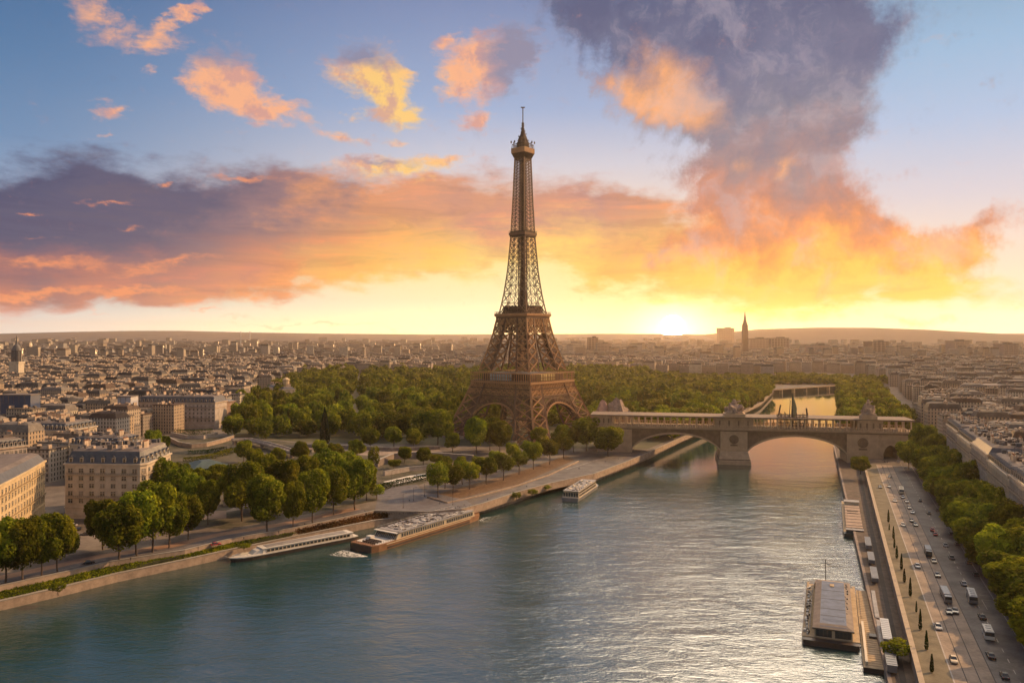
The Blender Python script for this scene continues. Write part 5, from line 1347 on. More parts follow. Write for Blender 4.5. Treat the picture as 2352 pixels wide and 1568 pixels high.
def tree(key, x, y, z, h, wd, label, group=None, name='broadleaf_tree', href=None, trunk=True):
    pr = PROTO[key]; cme, tme = pr[rng.randrange(len(pr))]
    base_h = {'plane': 20, 'quay': 20, 'park': 18, 'young': 12}[key]; base_w = {'plane': 14, 'quay': 12.4, 'park': 14.8, 'young': 7.2}[key]
    if not trunk:
        o = bpy.data.objects.new(name, cme); COL.objects.link(o); tag(o, label, 'tree', group)
        o.location = (x, y, z); o.rotation_euler = (0, 0, rng.random() * 6.28); o.scale = (wd / base_w, wd / base_w, h / base_h); return o
    e = empty(name, (x, y, z), rng.random() * 6.28, label, 'tree', group); e.scale = (wd / base_w, wd / base_w, h / base_h)
    for nm, me in (('crown', cme), ('trunk', tme)):
        o = bpy.data.objects.new(nm, me); COL.objects.link(o); o.parent = e
    return e
def ptree(key, px, py, h, wd, label, group=None, **kw):
    p = gp(px, py); return tree(key, p.x, p.y, 0, h, wd, label, group, **kw)
# left bank, group at the picture's left edge
for px, py, h, wd, lb in [(12, 1338, 27, 17, 'tall yellow-green tree at the far left edge of the riverside road'), (52, 1336, 26, 15, 'second tree from the left edge on the riverside road'), (95, 1322, 25, 14, 'third tree from the left edge, slightly lower and darker'), (132, 1312, 25, 15, 'fourth tree from the left edge, with a pointed crown'),
    (-30, 1345, 26, 16, 'tree cut by the left edge of the picture'),
    (272, 1290, 26, 21, 'broad dark tree with thick trunk left in the clump before the corner house'), (314, 1276, 30, 18, 'tall twin-trunked tree in front of the cream corner house'), (350, 1268, 33, 20, 'tallest golden tree before the right end of the corner house'), (388, 1258, 27, 17, 'low-hanging tree at the kerb right of the tallest golden tree'), (432, 1240, 22, 13, 'small ragged tree at the right end of the left clump'),
    (236, 1262, 24, 15, 'dark tree behind the clump, left of the twin-trunked tree'),
    (372, 1178, 30, 17, 'golden tree behind the clump, nearest the corner house wall'), (410, 1192, 28, 15, 'golden sloping tree in the middle row of the left avenue'), (448, 1200, 26, 14, 'tree in the avenue just left of the garden pavilion'), (478, 1205, 24, 12, 'last tree of the left avenue beside the garden'),
    (352, 1062, 26, 15, 'dark solitary tree behind the corner house roof'), (362, 1110, 27, 15, 'golden tree at the street end beside the corner house')]:
    ptree('plane', px, py, h, wd, lb)
# central clump on the riverside road
for px, py, h, wd, lb in [(614, 1222, 29, 21, 'bright green tree with clear trunk in front of the central clump'), (673, 1214, 25, 13, 'slim tree between the two brightest trees on the riverside road'), (718, 1202, 29, 17, 'yellow-green tree right of the slim one on the riverside road'), (766, 1182, 28, 17, 'rounded golden tree with lit trunk in the central clump'), (815, 1170, 29, 20, 'broad golden tree at the right end of the central clump'),
    (556, 1196, 32, 21, 'large dark green tree at the left end of the central clump'), (610, 1165, 31, 20, 'dark tree behind the bright green one'), (655, 1172, 30, 18, 'tree in the middle of the central clump, back row'), (706, 1150, 28, 18, 'back-row tree behind the yellow-green one'), (752, 1142, 29, 19, 'back-row tree behind the rounded golden one'), (800, 1132, 27, 18, 'back-row tree at the right of the central clump'), (842, 1150, 25, 14, 'tree at the far right shoulder of the central clump')]:
    ptree('plane', px, py, h, wd, lb)
ptree('young', 858, 1085, 20, 9, 'slender ivy-like tree standing alone behind the central clump')
ptree('young', 866, 1145, 9, 10, 'low dark bush at the corner of the plaza', name='bush')
# row along the quay to the tower
row = [(1006, 1142), (1040, 1134), (1078, 1124), (1118, 1112), (1156, 1103), (1192, 1090), (1226, 1078), (1262, 1066), (1294, 1052), (1318, 1038)]
for k, (px, py) in enumerate(row): ptree('quay', px, py, 20 + rng.uniform(-2, 2.5), 13.5 + rng.uniform(-1, 2), 'one of the golden trees lined up along the quay path right of the plaza', 'row of quay trees')
for k, (px, py) in enumerate([(1022, 1122), (1062, 1112), (1100, 1098), (1140, 1084), (1178, 1066), (1215, 1056), (1250, 1046), (1282, 1036), (1306, 1030)]): ptree('quay', px, py, 16 + rng.uniform(-1, 2), 12, 'one of the darker trees just behind the quay tree row', 'second row of quay trees')
for px, py, h, wd, lb in [(1095, 1042, 31, 19, 'round tree left of the three before the tower arch'), (1125, 1034, 29, 16, 'middle tree of the three before the left tower arch'), (1147, 1040, 28, 17, 'right tree of the three before the left tower arch'), (1347, 1036, 30, 25, 'large round dark tree at the right foot of the tower'), (1397, 1048, 25, 23, 'round tree in front of the left bridge abutment'), (1005, 1022, 33, 27, 'large dark round tree left of the tower foot'), (1290, 1022, 19, 15, 'low tree below the right tower arch'), (1240, 1024, 17, 14, 'low dark tree at the near tower foot')]:
    ptree('plane', px, py, h, wd, lb)
ptree('young', 610, 1022, 23, 14, 'pale solitary oval tree in front of the left park edge')
for px, py, h, wd, lb in [(560, 1060, 17, 13, 'garden tree beside the bend of the raised walkway'), (585, 1078, 16, 14, 'low garden tree behind the central clump, left one'), (640, 1072, 15, 13, 'low garden tree behind the central clump, in the middle'), (690, 1062, 17, 13, 'garden tree behind the central clump near the park wall'), (735, 1052, 15, 12, 'small garden tree just right of the white-fronted kiosk'), (770, 1066, 16, 13, 'garden tree behind the right shoulder of the central clump'), (820, 1052, 15, 13, 'small tree on the lawn left of the grey terraces'), (850, 1030, 18, 15, 'tree at the park wall left of the grey terraces'), (905, 1028, 19, 16, 'tree at the park wall above the grey terraces'), (950, 1030, 18, 15, 'tree at the park wall right above the grey terraces'), (498, 1120, 16, 13, 'garden tree right of the teal-roofed pavilion'), (500, 1152, 18, 13, 'garden tree between the pavilion and the central clump'), (415, 1122, 17, 14, 'garden tree left of the teal-roofed pavilion'), (375, 1040, 15, 13, 'garden tree at the left end of the curved sandy wall'), (905, 1076, 7, 10, 'low shrub on the first grey terrace'), (1000, 1066, 8, 9, 'low shrub at the right of the grey terraces'), (1058, 1094, 14, 11, 'tree at the right end of the lower terrace wall'), (930, 1062, 13, 11, 'tree on the upper grey terrace, left one'), (972, 1068, 14, 12, 'tree on the upper grey terrace, right one'), (1020, 1088, 13, 11, 'tree on the lower grey terrace near the quay row'), (462, 1150, 20, 14, 'avenue tree in front of the teal-roofed pavilion'), (1040, 1038, 17, 14, 'tree between the dark round tree and the tower arch')]:
    ptree('plane', px, py, h, wd, lb)
# pencil cypress
p = gp(746, 1018); v = []
rr = np.random.default_rng(5); n_ = 1600; zz_ = rr.random(n_) ** .9; th = rr.random(n_) * 6.283; rad = 4.6 * np.interp(zz_, [0, .1, .4, .75, 1], [.75, 1, .9, .5, .02])
c_ = np.stack([rad * np.cos(th), rad * np.sin(th), zz_ * 33 + .6], 1); nrm = np.stack([np.cos(th), np.sin(th), 0 * th + .2], 1) + rr.normal(size=(n_, 3)) * .25; nrm /= np.linalg.norm(nrm, axis=1)[:, None]
a = np.cross(nrm, np.array([0, 0, 1.0])); a /= np.linalg.norm(a, axis=1)[:, None]; b_ = np.cross(nrm, a); s_ = .9
vv = np.stack([c_ - a * s_ * .5, c_ - b_ * s_ * 1.1, c_ + a * s_ * .5, c_ + b_ * s_ * 1.1], 1).reshape(-1, 3)
e = empty('cypress_tree', p, 0, 'dark pointed cypress standing in front of the park trees', 'tree')
o = bpy.data.objects.new('crown', mesh_from_quads('crown', vv, [M_leaf_d])); COL.objects.link(o); o.parent = e
q_ = MB(); q_.tube((0, 0, 0), [(.5, -.2), (.4, 12), (.1, 31)], 6); q_.build('trunk', M_bark, e)

# right quay avenue: two rows of big crowns
k = 0
for t in np.arange(-30, 420, 20):
    for off, h, wd in ((40.5, 21, 21.0), (51, 25, 20)):
        p = rp(t + rng.uniform(-2, 2), off + rng.uniform(-1, 1)); px, py = D_of(p.x, p.y)
        if 1990 < px < 2480: tree('plane', p.x, p.y, 0, h * rng.uniform(.82, 1.15), wd * rng.uniform(.85, 1.15), 'one of the big rounded trees lining the right quay road' if off < 45 else 'one of the big rounded trees in the row against the right terrace houses', 'roadside row of the right avenue' if off < 45 else 'terrace-side row of the right avenue')
for px, py, h, wd, lb in [(2120, 1072, 33, 19, 'tallest dark tree at the right end of the bridge'), (2088, 1078, 22, 17, 'tree hiding the right end of the bridge side bay'), (1976, 1088, 13, 14, 'round green bush-like tree below the right bridge abutment')]:
    ptree('plane', px, py, h, wd, lb)
# the park: individual trees in front, one mass behind
PARK = [(528, 1002), (690, 1012), (735, 1004), (765, 1014), (1000, 1016), (1180, 1010), (1340, 1012), (1375, 985), (1455, 975), (1560, 985), (1660, 962), (1745, 914), (1766, 890), (1766, 872), (1900, 866), (1985, 872), (1990, 866), (1760, 859), (1300, 854), (700, 860), (692, 872), (604, 912), (545, 950)]
RIVERX = LUP
spots = []; extra = []
y = 735.0
tr_ = random.Random(77)
i_ = 0
while y < 2150:
    sx_ = 21 + y * .005; x = -520 + (i_ % 2) * sx_ / 2
    while x < 780:
        xx, yy = x + tr_.uniform(-2.5, 2.5), y + tr_.uniform(-3, 3)
        px, py = D_of(xx, yy)
        ok = inpoly(px, py, PARK)
        # keep clear of the tower's feet, the bridge and the avenues
        q_ = Vector((xx, yy, 0)) - TC; qa = abs(q_.x * math.cos(R(38)) - q_.y * math.sin(R(38))); qb = abs(q_.x * math.sin(R(38)) + q_.y * math.cos(R(38)))
        if max(qa, qb) < 66: ok = False
        lb_ = (Vector((xx, yy, 0)) - B0); bx_, by_ = lb_.dot(BX), lb_.dot(BYv)
        if bx_ > -40 and -14 < by_ < 62: ok = False
        av = abs((xx + .18 * (yy - 800) + 160) % 170 - 85)
        if av > 76 and yy > 850: ok = False
        if (yy % 190) < 13 and xx < 120 and yy > 900: ok = False
        if ok and (i_ % 3 != 2 or tr_.random() < .6): spots.append((xx, yy, py, px))
        x += sx_
    y += 19.5 + y * .005; i_ += 1
for t in np.arange(650, 1420, 17):                    # right bank beyond the bridge, thickening toward the bend
    for off in (-3, 12, 30, 48):
        p = rp(t + tr_.uniform(-4, 4), off + tr_.uniform(-4, 4)); extra.append((p.x, p.y))
for i in range(14, len(LUP) - 1):                     # left bank beyond the bridge, hanging over the water
    a_, b_ = LUP[i], LUP[i + 1]; k_ = max(1, int((b_ - a_).length / 15))
    for j in range(k_):
        p = a_.lerp(b_, j / k_); q_ = (b_ - a_).normalized()
        if p.y > 770: extra.append((p.x - q_.y * 6 + tr_.uniform(-2, 2), p.y + q_.x * 6)); extra.append((p.x - q_.y * 24 + tr_.uniform(-3, 3), p.y + q_.x * 24))
for yy in np.arange(1640, 1760, 20):
    for xx in np.arange(440 + (yy - 1500) * .3, 800, 18): extra.append((xx + tr_.uniform(-4, 4), yy + tr_.uniform(-4, 4)))
spots.sort(key=lambda s_: s_[1])
indiv, mass = spots[:262], spots[262:]
for xx, yy, py, px in indiv:
    zone = 'near the city' if px < 760 else 'left of the tower' if px < 1190 else 'right of the tower'
    band_ = 'front edge' if yy < 880 else 'crowded depth'
    big_ = tr_.random(); hh_ = (17 + 14 * big_) if px < 1190 else (15 + 12 * big_)
    kind_ = 'tall' if big_ > .6 else 'round'
    tree('park', xx, yy, 0, hh_, tr_.uniform(16, 24), f'one {kind_} green tree in the {band_} of the park {zone}', f'{kind_} trees in the {band_} of the park {zone}', name='park_tree', trunk=False)
lowv = [crown_arrays(300 + k, 420, 3.3, 8.4, 11.5, 11.5, 9) for k in range(5)]
acc = []
for xx, yy, py, px in mass:
    v_ = lowv[tr_.randrange(5)]; a = tr_.random() * 6.28; ca, sa = math.cos(a), math.sin(a); s_ = tr_.uniform(1.05, 1.6); hz = tr_.uniform(.75, 1.4) if not (yy > 1500 and xx > 330) else tr_.uniform(.3, .5)
    acc.append(np.stack([v_[:, 0] * ca * s_ - v_[:, 1] * sa * s_ + xx, v_[:, 0] * sa * s_ + v_[:, 1] * ca * s_ + yy, v_[:, 2] * hz], 1))
for xx, yy in extra:
    if yy < 1250: tree('park', xx, yy, 0, tr_.uniform(17, 25), tr_.uniform(17, 23), 'one of the hazy trees on the right bank beyond the bridge' if xx > 330 + (yy - 760) * .38 + 40 else 'one of the hazy trees on the left bank beyond the bridge', 'right bank trees beyond the bridge' if xx > 330 + (yy - 760) * .38 + 40 else 'left bank trees beyond the bridge', trunk=False, name='riverside_tree')
    else:
        v_ = lowv[tr_.randrange(5)]; a = tr_.random() * 6.28; ca, sa = math.cos(a), math.sin(a); s_ = tr_.uniform(1.1, 1.5); hz = tr_.uniform(.75, 1.1) if yy < 1440 else tr_.uniform(.4, .85)
        acc.append(np.stack([v_[:, 0] * ca * s_ - v_[:, 1] * sa * s_ + xx, v_[:, 0] * sa * s_ + v_[:, 1] * ca * s_ + yy, v_[:, 2] * hz], 1))
print('TREES', len(indiv), len(mass), 'HOUSES', len(near), len(rest_), len(mw_.f))
o = bpy.data.objects.new('park_wood', mesh_from_quads('park_wood', np.concatenate(acc), [M_leaf_p])); COL.objects.link(o)
tag(o, 'far wooded part of the park running back to the city', 'wood', kind='stuff')

# ================================================================== garden between the left bank and the park
def poly_wall(name, pts, thick, z0, z1, m, label=None, cat=None, cope=None, parent=None):
    q_ = MB(); P_ = [gp(*a_) for a_ in pts]; wall_strip(q_, P_, thick, z0, z1)
    if cope: wall_strip(q_, offset(P_, -.15), thick + .3, z1, z1 + .3, 1)
    o = q_.build(name, [m, M_kerb] if cope else m, parent)
    if label: tag(o, label, cat)
    return o
poly_wall('curved_wall', [(386, 1012), (410, 1024), (440, 1029), (475, 1026), (510, 1017), (538, 1008)], 1.2, -.5, 3.6, M_stone, 'low curved sandy wall in front of the long office block', 'wall', True)
poly_wall('curved_wall', [(392, 1000), (430, 1008), (468, 1008), (500, 1000)], 1.0, -.5, 3.2, M_greyst, 'grey terrace wall just behind the low curved sandy wall', 'wall', True)
# raised walkway
q_ = MB(); P_ = [gp(*a_) for a_ in [(536, 1022), (560, 1020), (600, 1030), (640, 1042), (668, 1052)]]
e = empty('raised_walkway', P_[2], 0, 'raised pale walkway with parapets bending down through the garden', 'walkway'); L_ = [p_ - P_[2] for p_ in P_]
wall_strip(q_, L_, 7, 3.2, 4.2); q_.build('deck', M_lane, e)
for dd_ in (0, 6.5): 
    q_ = MB(); wall_strip(q_, offset(L_, dd_ - .1), .7, 4.2, 5.6); q_.build('parapet', M_greyst, e)
for p_ in (L_[0], L_[1], L_[2], L_[3], L_[4]):
    q_ = MB(); q_.box((p_.x, p_.y + 3.5, 1.4), (2.0, 6, 3.6)); q_.build('pier', M_stone_d, e)
def hedge(name, pts, thick, h, label, cat='hedge', seed=1, m=None, leaf=.7, dens=9):
    """clipped hedge: leaves crowded over a long box"""
    r_ = np.random.default_rng(seed); P_ = [gp(*a_) for a_ in pts]; acc_ = []
    for a_, b_ in zip(P_[:-1], P_[1:]):
        L__ = (b_ - a_).length; n_ = int(L__ * (h + thick) * dens / 2); d_ = (b_ - a_) / L__; nn = np.array([-d_.y, d_.x, 0])
        u = r_.random(n_) * L__; k = r_.random(n_) < h * 2 / (2 * h + thick); side = np.where(r_.random(n_) < .5, 0, thick)
        vv_ = np.where(k, side, r_.random(n_) * thick) + r_.normal(size=n_) * .25; z = np.where(k, r_.random(n_) * h, h) + r_.normal(size=n_) * .25
        c_ = np.array([a_.x, a_.y, 0]) + u[:, None] * np.array([d_.x, d_.y, 0]) + vv_[:, None] * nn; c_[:, 2] = np.maximum(.1, z)
        A_ = r_.normal(size=(n_, 3)); A_ /= np.linalg.norm(A_, axis=1)[:, None]; B_ = np.cross(A_, r_.normal(size=(n_, 3))); B_ /= np.linalg.norm(B_, axis=1)[:, None]
        s_ = leaf * r_.uniform(.5, 1.2, n_)[:, None]; acc_.append(np.stack([c_ - A_ * s_ * .6, c_ - B_ * s_ * .45, c_ + A_ * s_ * .6, c_ + B_ * s_ * .45], 1).reshape(-1, 3))
    o = bpy.data.objects.new(name, mesh_from_quads(name, np.concatenate(acc_), [m or M_leaf_d])); COL.objects.link(o); return tag(o, label, cat)
hedge('hedge', [(868, 1128), (930, 1112), (990, 1100)], 5, 3, 'dark clipped hedge along the back of the plaza', seed=2)
hedge('hedge', [(424, 1062), (470, 1058), (520, 1046), (548, 1036)], 7, 3, 'bright green sloping hedge above the teal-roofed pavilion', seed=3, m=M_leaf)
hedge('hedge', [(430, 1044), (480, 1042), (522, 1034)], 4, 3, 'low dark hedge under the raised walkway', seed=4)
hedge('hedge', [(400, 998), (440, 1000), (490, 996)], 4, 5, 'dark hedge at the foot of the long office block', seed=5)
hedge('hedge', [(520, 1128), (548, 1124)], 14, 9, 'tall near-black hedge between the avenue and the central clump', seed=6)
# teal-roofed pavilion
pl = quad(gp(444, 1096), gp(530, 1086), 26)
cx_, cy_ = sum(p[0] for p in pl) / 4, sum(p[1] for p in pl) / 4; e = empty('garden_pavilion', (cx_, cy_, 0), 0, 'garden pavilion with wide dark teal hipped roof', 'pavilion'); LP = [(p[0] - cx_, p[1] - cy_) for p in pl]
q_ = MB(); q_.prism(inset(LP, 2.5), -.3, 5); q_.build('wall', M_glass_d, e)
q_ = MB(); r0_, r1_ = inset(LP, -.5), inset(LP, 9.5); q_.loft([[(x, y, 5) for x, y in r0_], [(x, y, 5.6) for x, y in r0_], [(x, y, 9.5) for x, y in r1_]]); q_.build('roof', mat('teal_roof', (.055, .08, .075), .5, .3, .3), e)
p0 = None
for i in range(4):
    for j in range(4):
        a_, b_ = Vector(LP[i]), Vector(LP[(i + 1) % 4]); p_ = a_.lerp(b_, j / 4)
        if p0 is None: q_ = MB(); q_.tube((0, 0, 0), [(.4, -.2), (.32, 5.1)], 8); c_ = p0 = q_.build('column', M_white, e)
        else: c_ = p0.copy(); COL.objects.link(c_); c_.parent = e
        c_.location = (p_.x * .97, p_.y * .97, 0)
# outdoor tables in front of it
tb = None
for k in range(14):
    px, py = 534 + (k % 5) * 4.6 - 4, 1100 + (k // 5) * 5
    p_ = gp(px, py)
    if tb is None:
        tb = empty('cafe_table', p_, 0, 'one of the white cafe tables set out beside the pavilion', 'table', 'cafe tables beside the pavilion')
        q_ = MB(); q_.tube((0, 0, 0), [(1.1, .74), (1.1, .8)], 10); q_.build('top', M_white, tb); q_ = MB(); q_.tube((0, 0, 0), [(.5, 0), (.1, .08), (.08, .75)], 6); q_.build('leg', M_hull, tb); t_ = tb
    else: t_ = copy_tree(tb)
    t_.location = p_
# terraces below the tower
poly_wall('terrace_wall', [(868, 1072), (905, 1056), (960, 1052), (1030, 1056), (1086, 1060)], 2, -.5, 5.0, M_stone_d, 'long grey terrace wall below the left foot of the tower', 'wall', True)
poly_wall('terrace_wall', [(884, 1092), (940, 1082), (1010, 1076), (1075, 1080)], 1.5, -.5, 3.0, M_greyst, 'lower rough terrace wall nearer the plaza', 'wall', True)
poly_wall('terrace_wall', [(700, 1028), (780, 1030), (900, 1036), (1010, 1032)], 1.2, -.5, 3.0, M_stone_d, 'low dark wall along the front edge of the park', 'wall', True)
flat('path', [gp(*q) for q in [(880, 1106), (905, 1112), (988, 1094), (985, 1086), (940, 1092)]], .02, mat('white_gravel', (.6, .56, .5), .85, .15, .4))
flat('path', [gp(*q) for q in [(690, 1026), (860, 1034), (1000, 1028), (1020, 1040), (860, 1046), (690, 1036)]], .024, M_lane)
flat('path', [gp(*q) for q in [(500, 1180), (560, 1168), (700, 1122), (860, 1068), (860, 1062), (700, 1112), (560, 1156)]], .024, M_lane)
flat('path', [gp(*q) for q in [(340, 1200), (520, 1190), (520, 1172), (350, 1175)]], .026, M_pave)
# kiosk roofs by the avenue
for px, py, w_, d_, lab in ((538, 1158, 13, 8, 'flat tan kiosk roof between the avenue and the central clump'), (548, 1150, 9, 6, 'smaller tan kiosk behind the flat-roofed one'), (706, 1040, 10, 7, 'white-fronted kiosk under the park edge trees')):
    p_ = gp(px, py); e = empty('kiosk', p_, R(12), lab, 'kiosk'); q_ = MB(); q_.box((0, 0, 1.6), (w_ - 1, d_ - 1, 3.4)); q_.build('wall', M_cream, e); q_ = MB(); q_.box((0, 0, 3.5), (w_, d_, .4), taper=.96); q_.build('roof', M_pave, e)
    q_ = MB(); q_.box((0, -(d_ - 1) / 2 - .04, 1.7), (w_ * .6, .1, 1.5)); q_.build('counter', M_glass_d, e)
# walled base masonry round the tower
q_ = MB()
for c in CORN:
    pass
# kerb wall of the tree row and its rough earth
flat('planting_bed', [gp(*q) for q in [(985, 1142), (1030, 1150), (1190, 1112), (1320, 1056), (1300, 1046), (1190, 1084), (1030, 1126)]], .02, M_scrub)
poly_wall('kerb_wall', [(980, 1142), (1028, 1156), (1110, 1138), (1190, 1116), (1262, 1092), (1330, 1060)], .6, -.2, .9, M_stone, 'low orange-lit kerb wall in front of the quay tree row', 'wall')
flat('road', [gp(*q) for q in [(1110, 1152), (1190, 1128), (1265, 1108), (1366, 1087), (1432, 1058), (1430, 1046), (1350, 1056), (1250, 1094), (1180, 1122)]], .028, M_asphalt)
for a_, b_ in (((1300, 1078), (1365, 1058)), ((1352, 1062), (1372, 1056))):
    A_, B_ = gp(*a_), gp(*b_); n_ = Vector((-(B_ - A_).y, (B_ - A_).x, 0)).normalized() * .35
    q_ = MB(); q_.add([tuple(zz(x, .036)) for x in (A_ - n_, B_ - n_, B_ + n_, A_ + n_)], [(0, 1, 2, 3)]); struct(q_.build('road_marking', M_line))

# small bushes on the banks
for px, py, z, h, wd, lab in ((134, 1366, -3.2, 5, 6, 'small round bush at the foot of the upper wall near the left edge'), (560, 1262, -3.0, 3, 7, 'low olive bush by the bow of the white boat'), (1186, 1148, -3.2, 5, 8, 'scrubby bush on the lower quay right of the plaza'), (1222, 1140, -3.2, 5, 7, 'second scrubby bush on the lower quay path'), (1255, 1126, -3.2, 4, 6, 'last scrubby bush before the quay corner'), (2062, 1512, -3.7, 6, 10, 'rust brown bush on the lower right quay')):
    p_ = gp(px, py, z); tree('young', p_.x, p_.y, z, h, wd, lab, name='bush')
# brown ivy and scrub over the embankment
r_ = np.random.default_rng(8); n_ = 5200
t_ = r_.random(n_) * 3; i0 = np.minimum(2, t_.astype(int)); fr_ = t_ - i0
A_ = np.array([tuple(zz(p_, -3.2)) for p_ in inner[6:10]]); B_ = np.array([tuple(zz(p_, -.6)) for p_ in foot[6:10]])
u = r_.random(n_)[:, None]; a_ = A_[i0] * (1 - fr_[:, None]) + A_[i0 + 1] * fr_[:, None]; b_ = B_[i0] * (1 - fr_[:, None]) + B_[i0 + 1] * fr_[:, None]
c_ = a_ * (1 - u) + b_ * u; c_[:, 2] += r_.random(n_) ** 2 * 1.2
A2 = r_.normal(size=(n_, 3)); A2 /= np.linalg.norm(A2, axis=1)[:, None]; B2 = np.cross(A2, r_.normal(size=(n_, 3))); B2 /= np.linalg.norm(B2, axis=1)[:, None]
s_ = .55 * r_.uniform(.4, 1.2, n_)[:, None]
o = bpy.data.objects.new('dry_undergrowth', mesh_from_quads('dry_undergrowth', np.stack([c_ - A2 * s_, c_ - B2 * s_ * .6, c_ + A2 * s_, c_ + B2 * s_ * .6], 1).reshape(-1, 3), [leaf_mat('dry_leaves', (.12, .055, .022, 1), (.20, .10, .04, 1), (.09, .07, .025, 1), .2)])); COL.objects.link(o)
tag(o, 'rusty dry undergrowth covering the bank behind the white boat', 'undergrowth', kind='stuff')
n_ = 6000; t_ = r_.random(n_) * 5.99; i0 = t_.astype(int); fr_ = t_ - i0
A_ = np.array([tuple(zz(p_, -3.2)) for p_ in inner[:7]]); B_ = np.array([tuple(zz(p_, -1.4)) for p_ in foot[:7]])
u = r_.random(n_)[:, None]; c_ = (A_[i0] * (1 - fr_[:, None]) + A_[i0 + 1] * fr_[:, None]) * (1 - u) + (B_[i0] * (1 - fr_[:, None]) + B_[i0 + 1] * fr_[:, None]) * u; c_[:, 2] += .15 + r_.random(n_) * .35
A2 = r_.normal(size=(n_, 3)); A2 /= np.linalg.norm(A2, axis=1)[:, None]; B2 = np.cross(A2, r_.normal(size=(n_, 3))); B2 /= np.linalg.norm(B2, axis=1)[:, None]; s_ = .5 * r_.uniform(.4, 1.2, n_)[:, None]
o = bpy.data.objects.new('bank_grass', mesh_from_quads('bank_grass', np.stack([c_ - A2 * s_, c_ - B2 * s_ * .6, c_ + A2 * s_, c_ + B2 * s_ * .6], 1).reshape(-1, 3), [M_leaf])); COL.objects.link(o)
tag(o, 'rough grass on the strip between the two left quay walls', 'grass', kind='stuff')

# slim columnar shrubs on the verge of the right road
vv = []
r_ = np.random.default_rng(12); n_ = 420; z_ = r_.random(n_); th = r_.random(n_) * 6.283; rad = .75 * np.interp(z_, [0, .15, .6, 1], [.6, 1, .7, .05])
c_ = np.stack([rad * np.cos(th), rad * np.sin(th), z_ * 6.4 + .3], 1); A2 = r_.normal(size=(n_, 3)); A2 /= np.linalg.norm(A2, axis=1)[:, None]; B2 = np.cross(A2, r_.normal(size=(n_, 3))); B2 /= np.linalg.norm(B2, axis=1)[:, None]; s_ = .36
slim = mesh_from_quads('crown', np.stack([c_ - A2 * s_, c_ - B2 * s_ * .6, c_ + A2 * s_, c_ + B2 * s_ * .6], 1).reshape(-1, 3), [M_leaf_d])
q_ = MB(); q_.tube((0, 0, 0), [(.12, -.2), (.08, 6.2)], 6); st_ = q_.build('trunk', M_bark); stm = st_.data; bpy.data.objects.remove(st_)
for k, t in enumerate(np.arange(10, 230, 19)):
    p_ = rp(t, 4.6 + rng.uniform(-.8, .8)); e = empty('columnar_shrub', p_, rng.random() * 6, 'one of the slim dark columnar shrubs along the right quay road verge', 'shrub', 'columnar shrubs on the right verge'); s_ = rng.uniform(.55, .95); e.scale = (s_ * .75, s_ * .75, s_ * rng.uniform(.9, 1.2))
    for nm, me in (('crown', slim), ('trunk', stm)): o = bpy.data.objects.new(nm, me); COL.objects.link(o); o.parent = e

# ================================================================== vehicles
M_tyre = mat('tyre_rubber', (.02, .02, .02), .9, .2, 2); M_lampg = mat('headlamp', (.6, .58, .5), .2, .1, 2); M_rear = mat('tail_lamp', (.3, .02, .02), .3, .1, 2)
def paint(name, c): 
    m = mat(name, c, .32, .08, .8, spec=.6); return m
PAINT = {k: paint(k + '_paint', c) for k, c in dict(white=(.62, .6, .56), silver=(.36, .36, .37), dark=(.03, .032, .036), grey=(.14, .14, .15), red=(.42, .03, .03), cream=(.58, .48, .32)).items()}
WHEEL = None
def wheels(e, xs_, ys_, r_):
    global WHEEL
    if WHEEL is None:
        q_ = MB(); n_ = 12
        q_.loft([[(x, math.cos(2 * PI * i / n_) * q, math.sin(2 * PI * i / n_) * q) for i in range(n_)] for x, q in ((-.11, .8), (-.09, 1), (.09, 1), (.11, .8))]); q_.loft([[(x, math.cos(2 * PI * i / n_) * .55, math.sin(2 * PI * i / n_) * .55) for i in range(n_)] for x in (-.13, .13)], 1)
        o = q_.build('wheel', [M_tyre, PAINT['silver']]); WHEEL = o.data; bpy.data.objects.remove(o)
    for y in ys_:
        for x in xs_: o = bpy.data.objects.new('wheel', WHEEL); COL.objects.link(o); o.parent = e; o.location = (x, y, r_); o.scale = (1.3, r_, r_)
def car_parts(e, col, kind='car'):
    W_, L_ = (1.82, 4.4)
    q_ = MB()
    prof = [(-2.2, .35), (-2.2, .78), (-1.9, .92), (-1.1, .95), (1.0, .92), (1.9, .8), (2.2, .62), (2.2, .35)]
    q_.loft([[(x * k_, y, z) for y, z in prof] for x, k_ in ((-W_ / 2, .94), (-W_ / 2, 1.0), (W_ / 2, 1.0), (W_ / 2, .94))])
    q_.loft([[(s_ * .62, y_, 1.44) for s_, y_ in ((-1, -1.1), (1, -1.1), (1, .15), (-1, .15))], [(s_ * .58, y_, 1.49) for s_, y_ in ((-1, -1.0), (1, -1.0), (1, .05), (-1, .05))]])
    b_ = q_.build('body', PAINT[col], e)
    q_ = MB(); q_.loft([[(s_ * .82, y_, .92) for s_, y_ in ((-1, -1.8), (1, -1.8), (1, 1.0), (-1, 1.0))], [(s_ * .63, y_, 1.44) for s_, y_ in ((-1, -1.15), (1, -1.15), (1, .2), (-1, .2))]]); q_.build('window', M_glass_d, e)
    wheels(e, (-.82, .82), (-1.35, 1.35), .33)
    for x in (-.62, .62):
        q_ = MB(); q_.box((x, 2.19, .66), (.36, .08, .16)); q_.build('headlight', M_lampg, e); q_ = MB(); q_.box((x, -2.19, .72), (.34, .08, .14)); q_.build('taillight', M_rear, e)
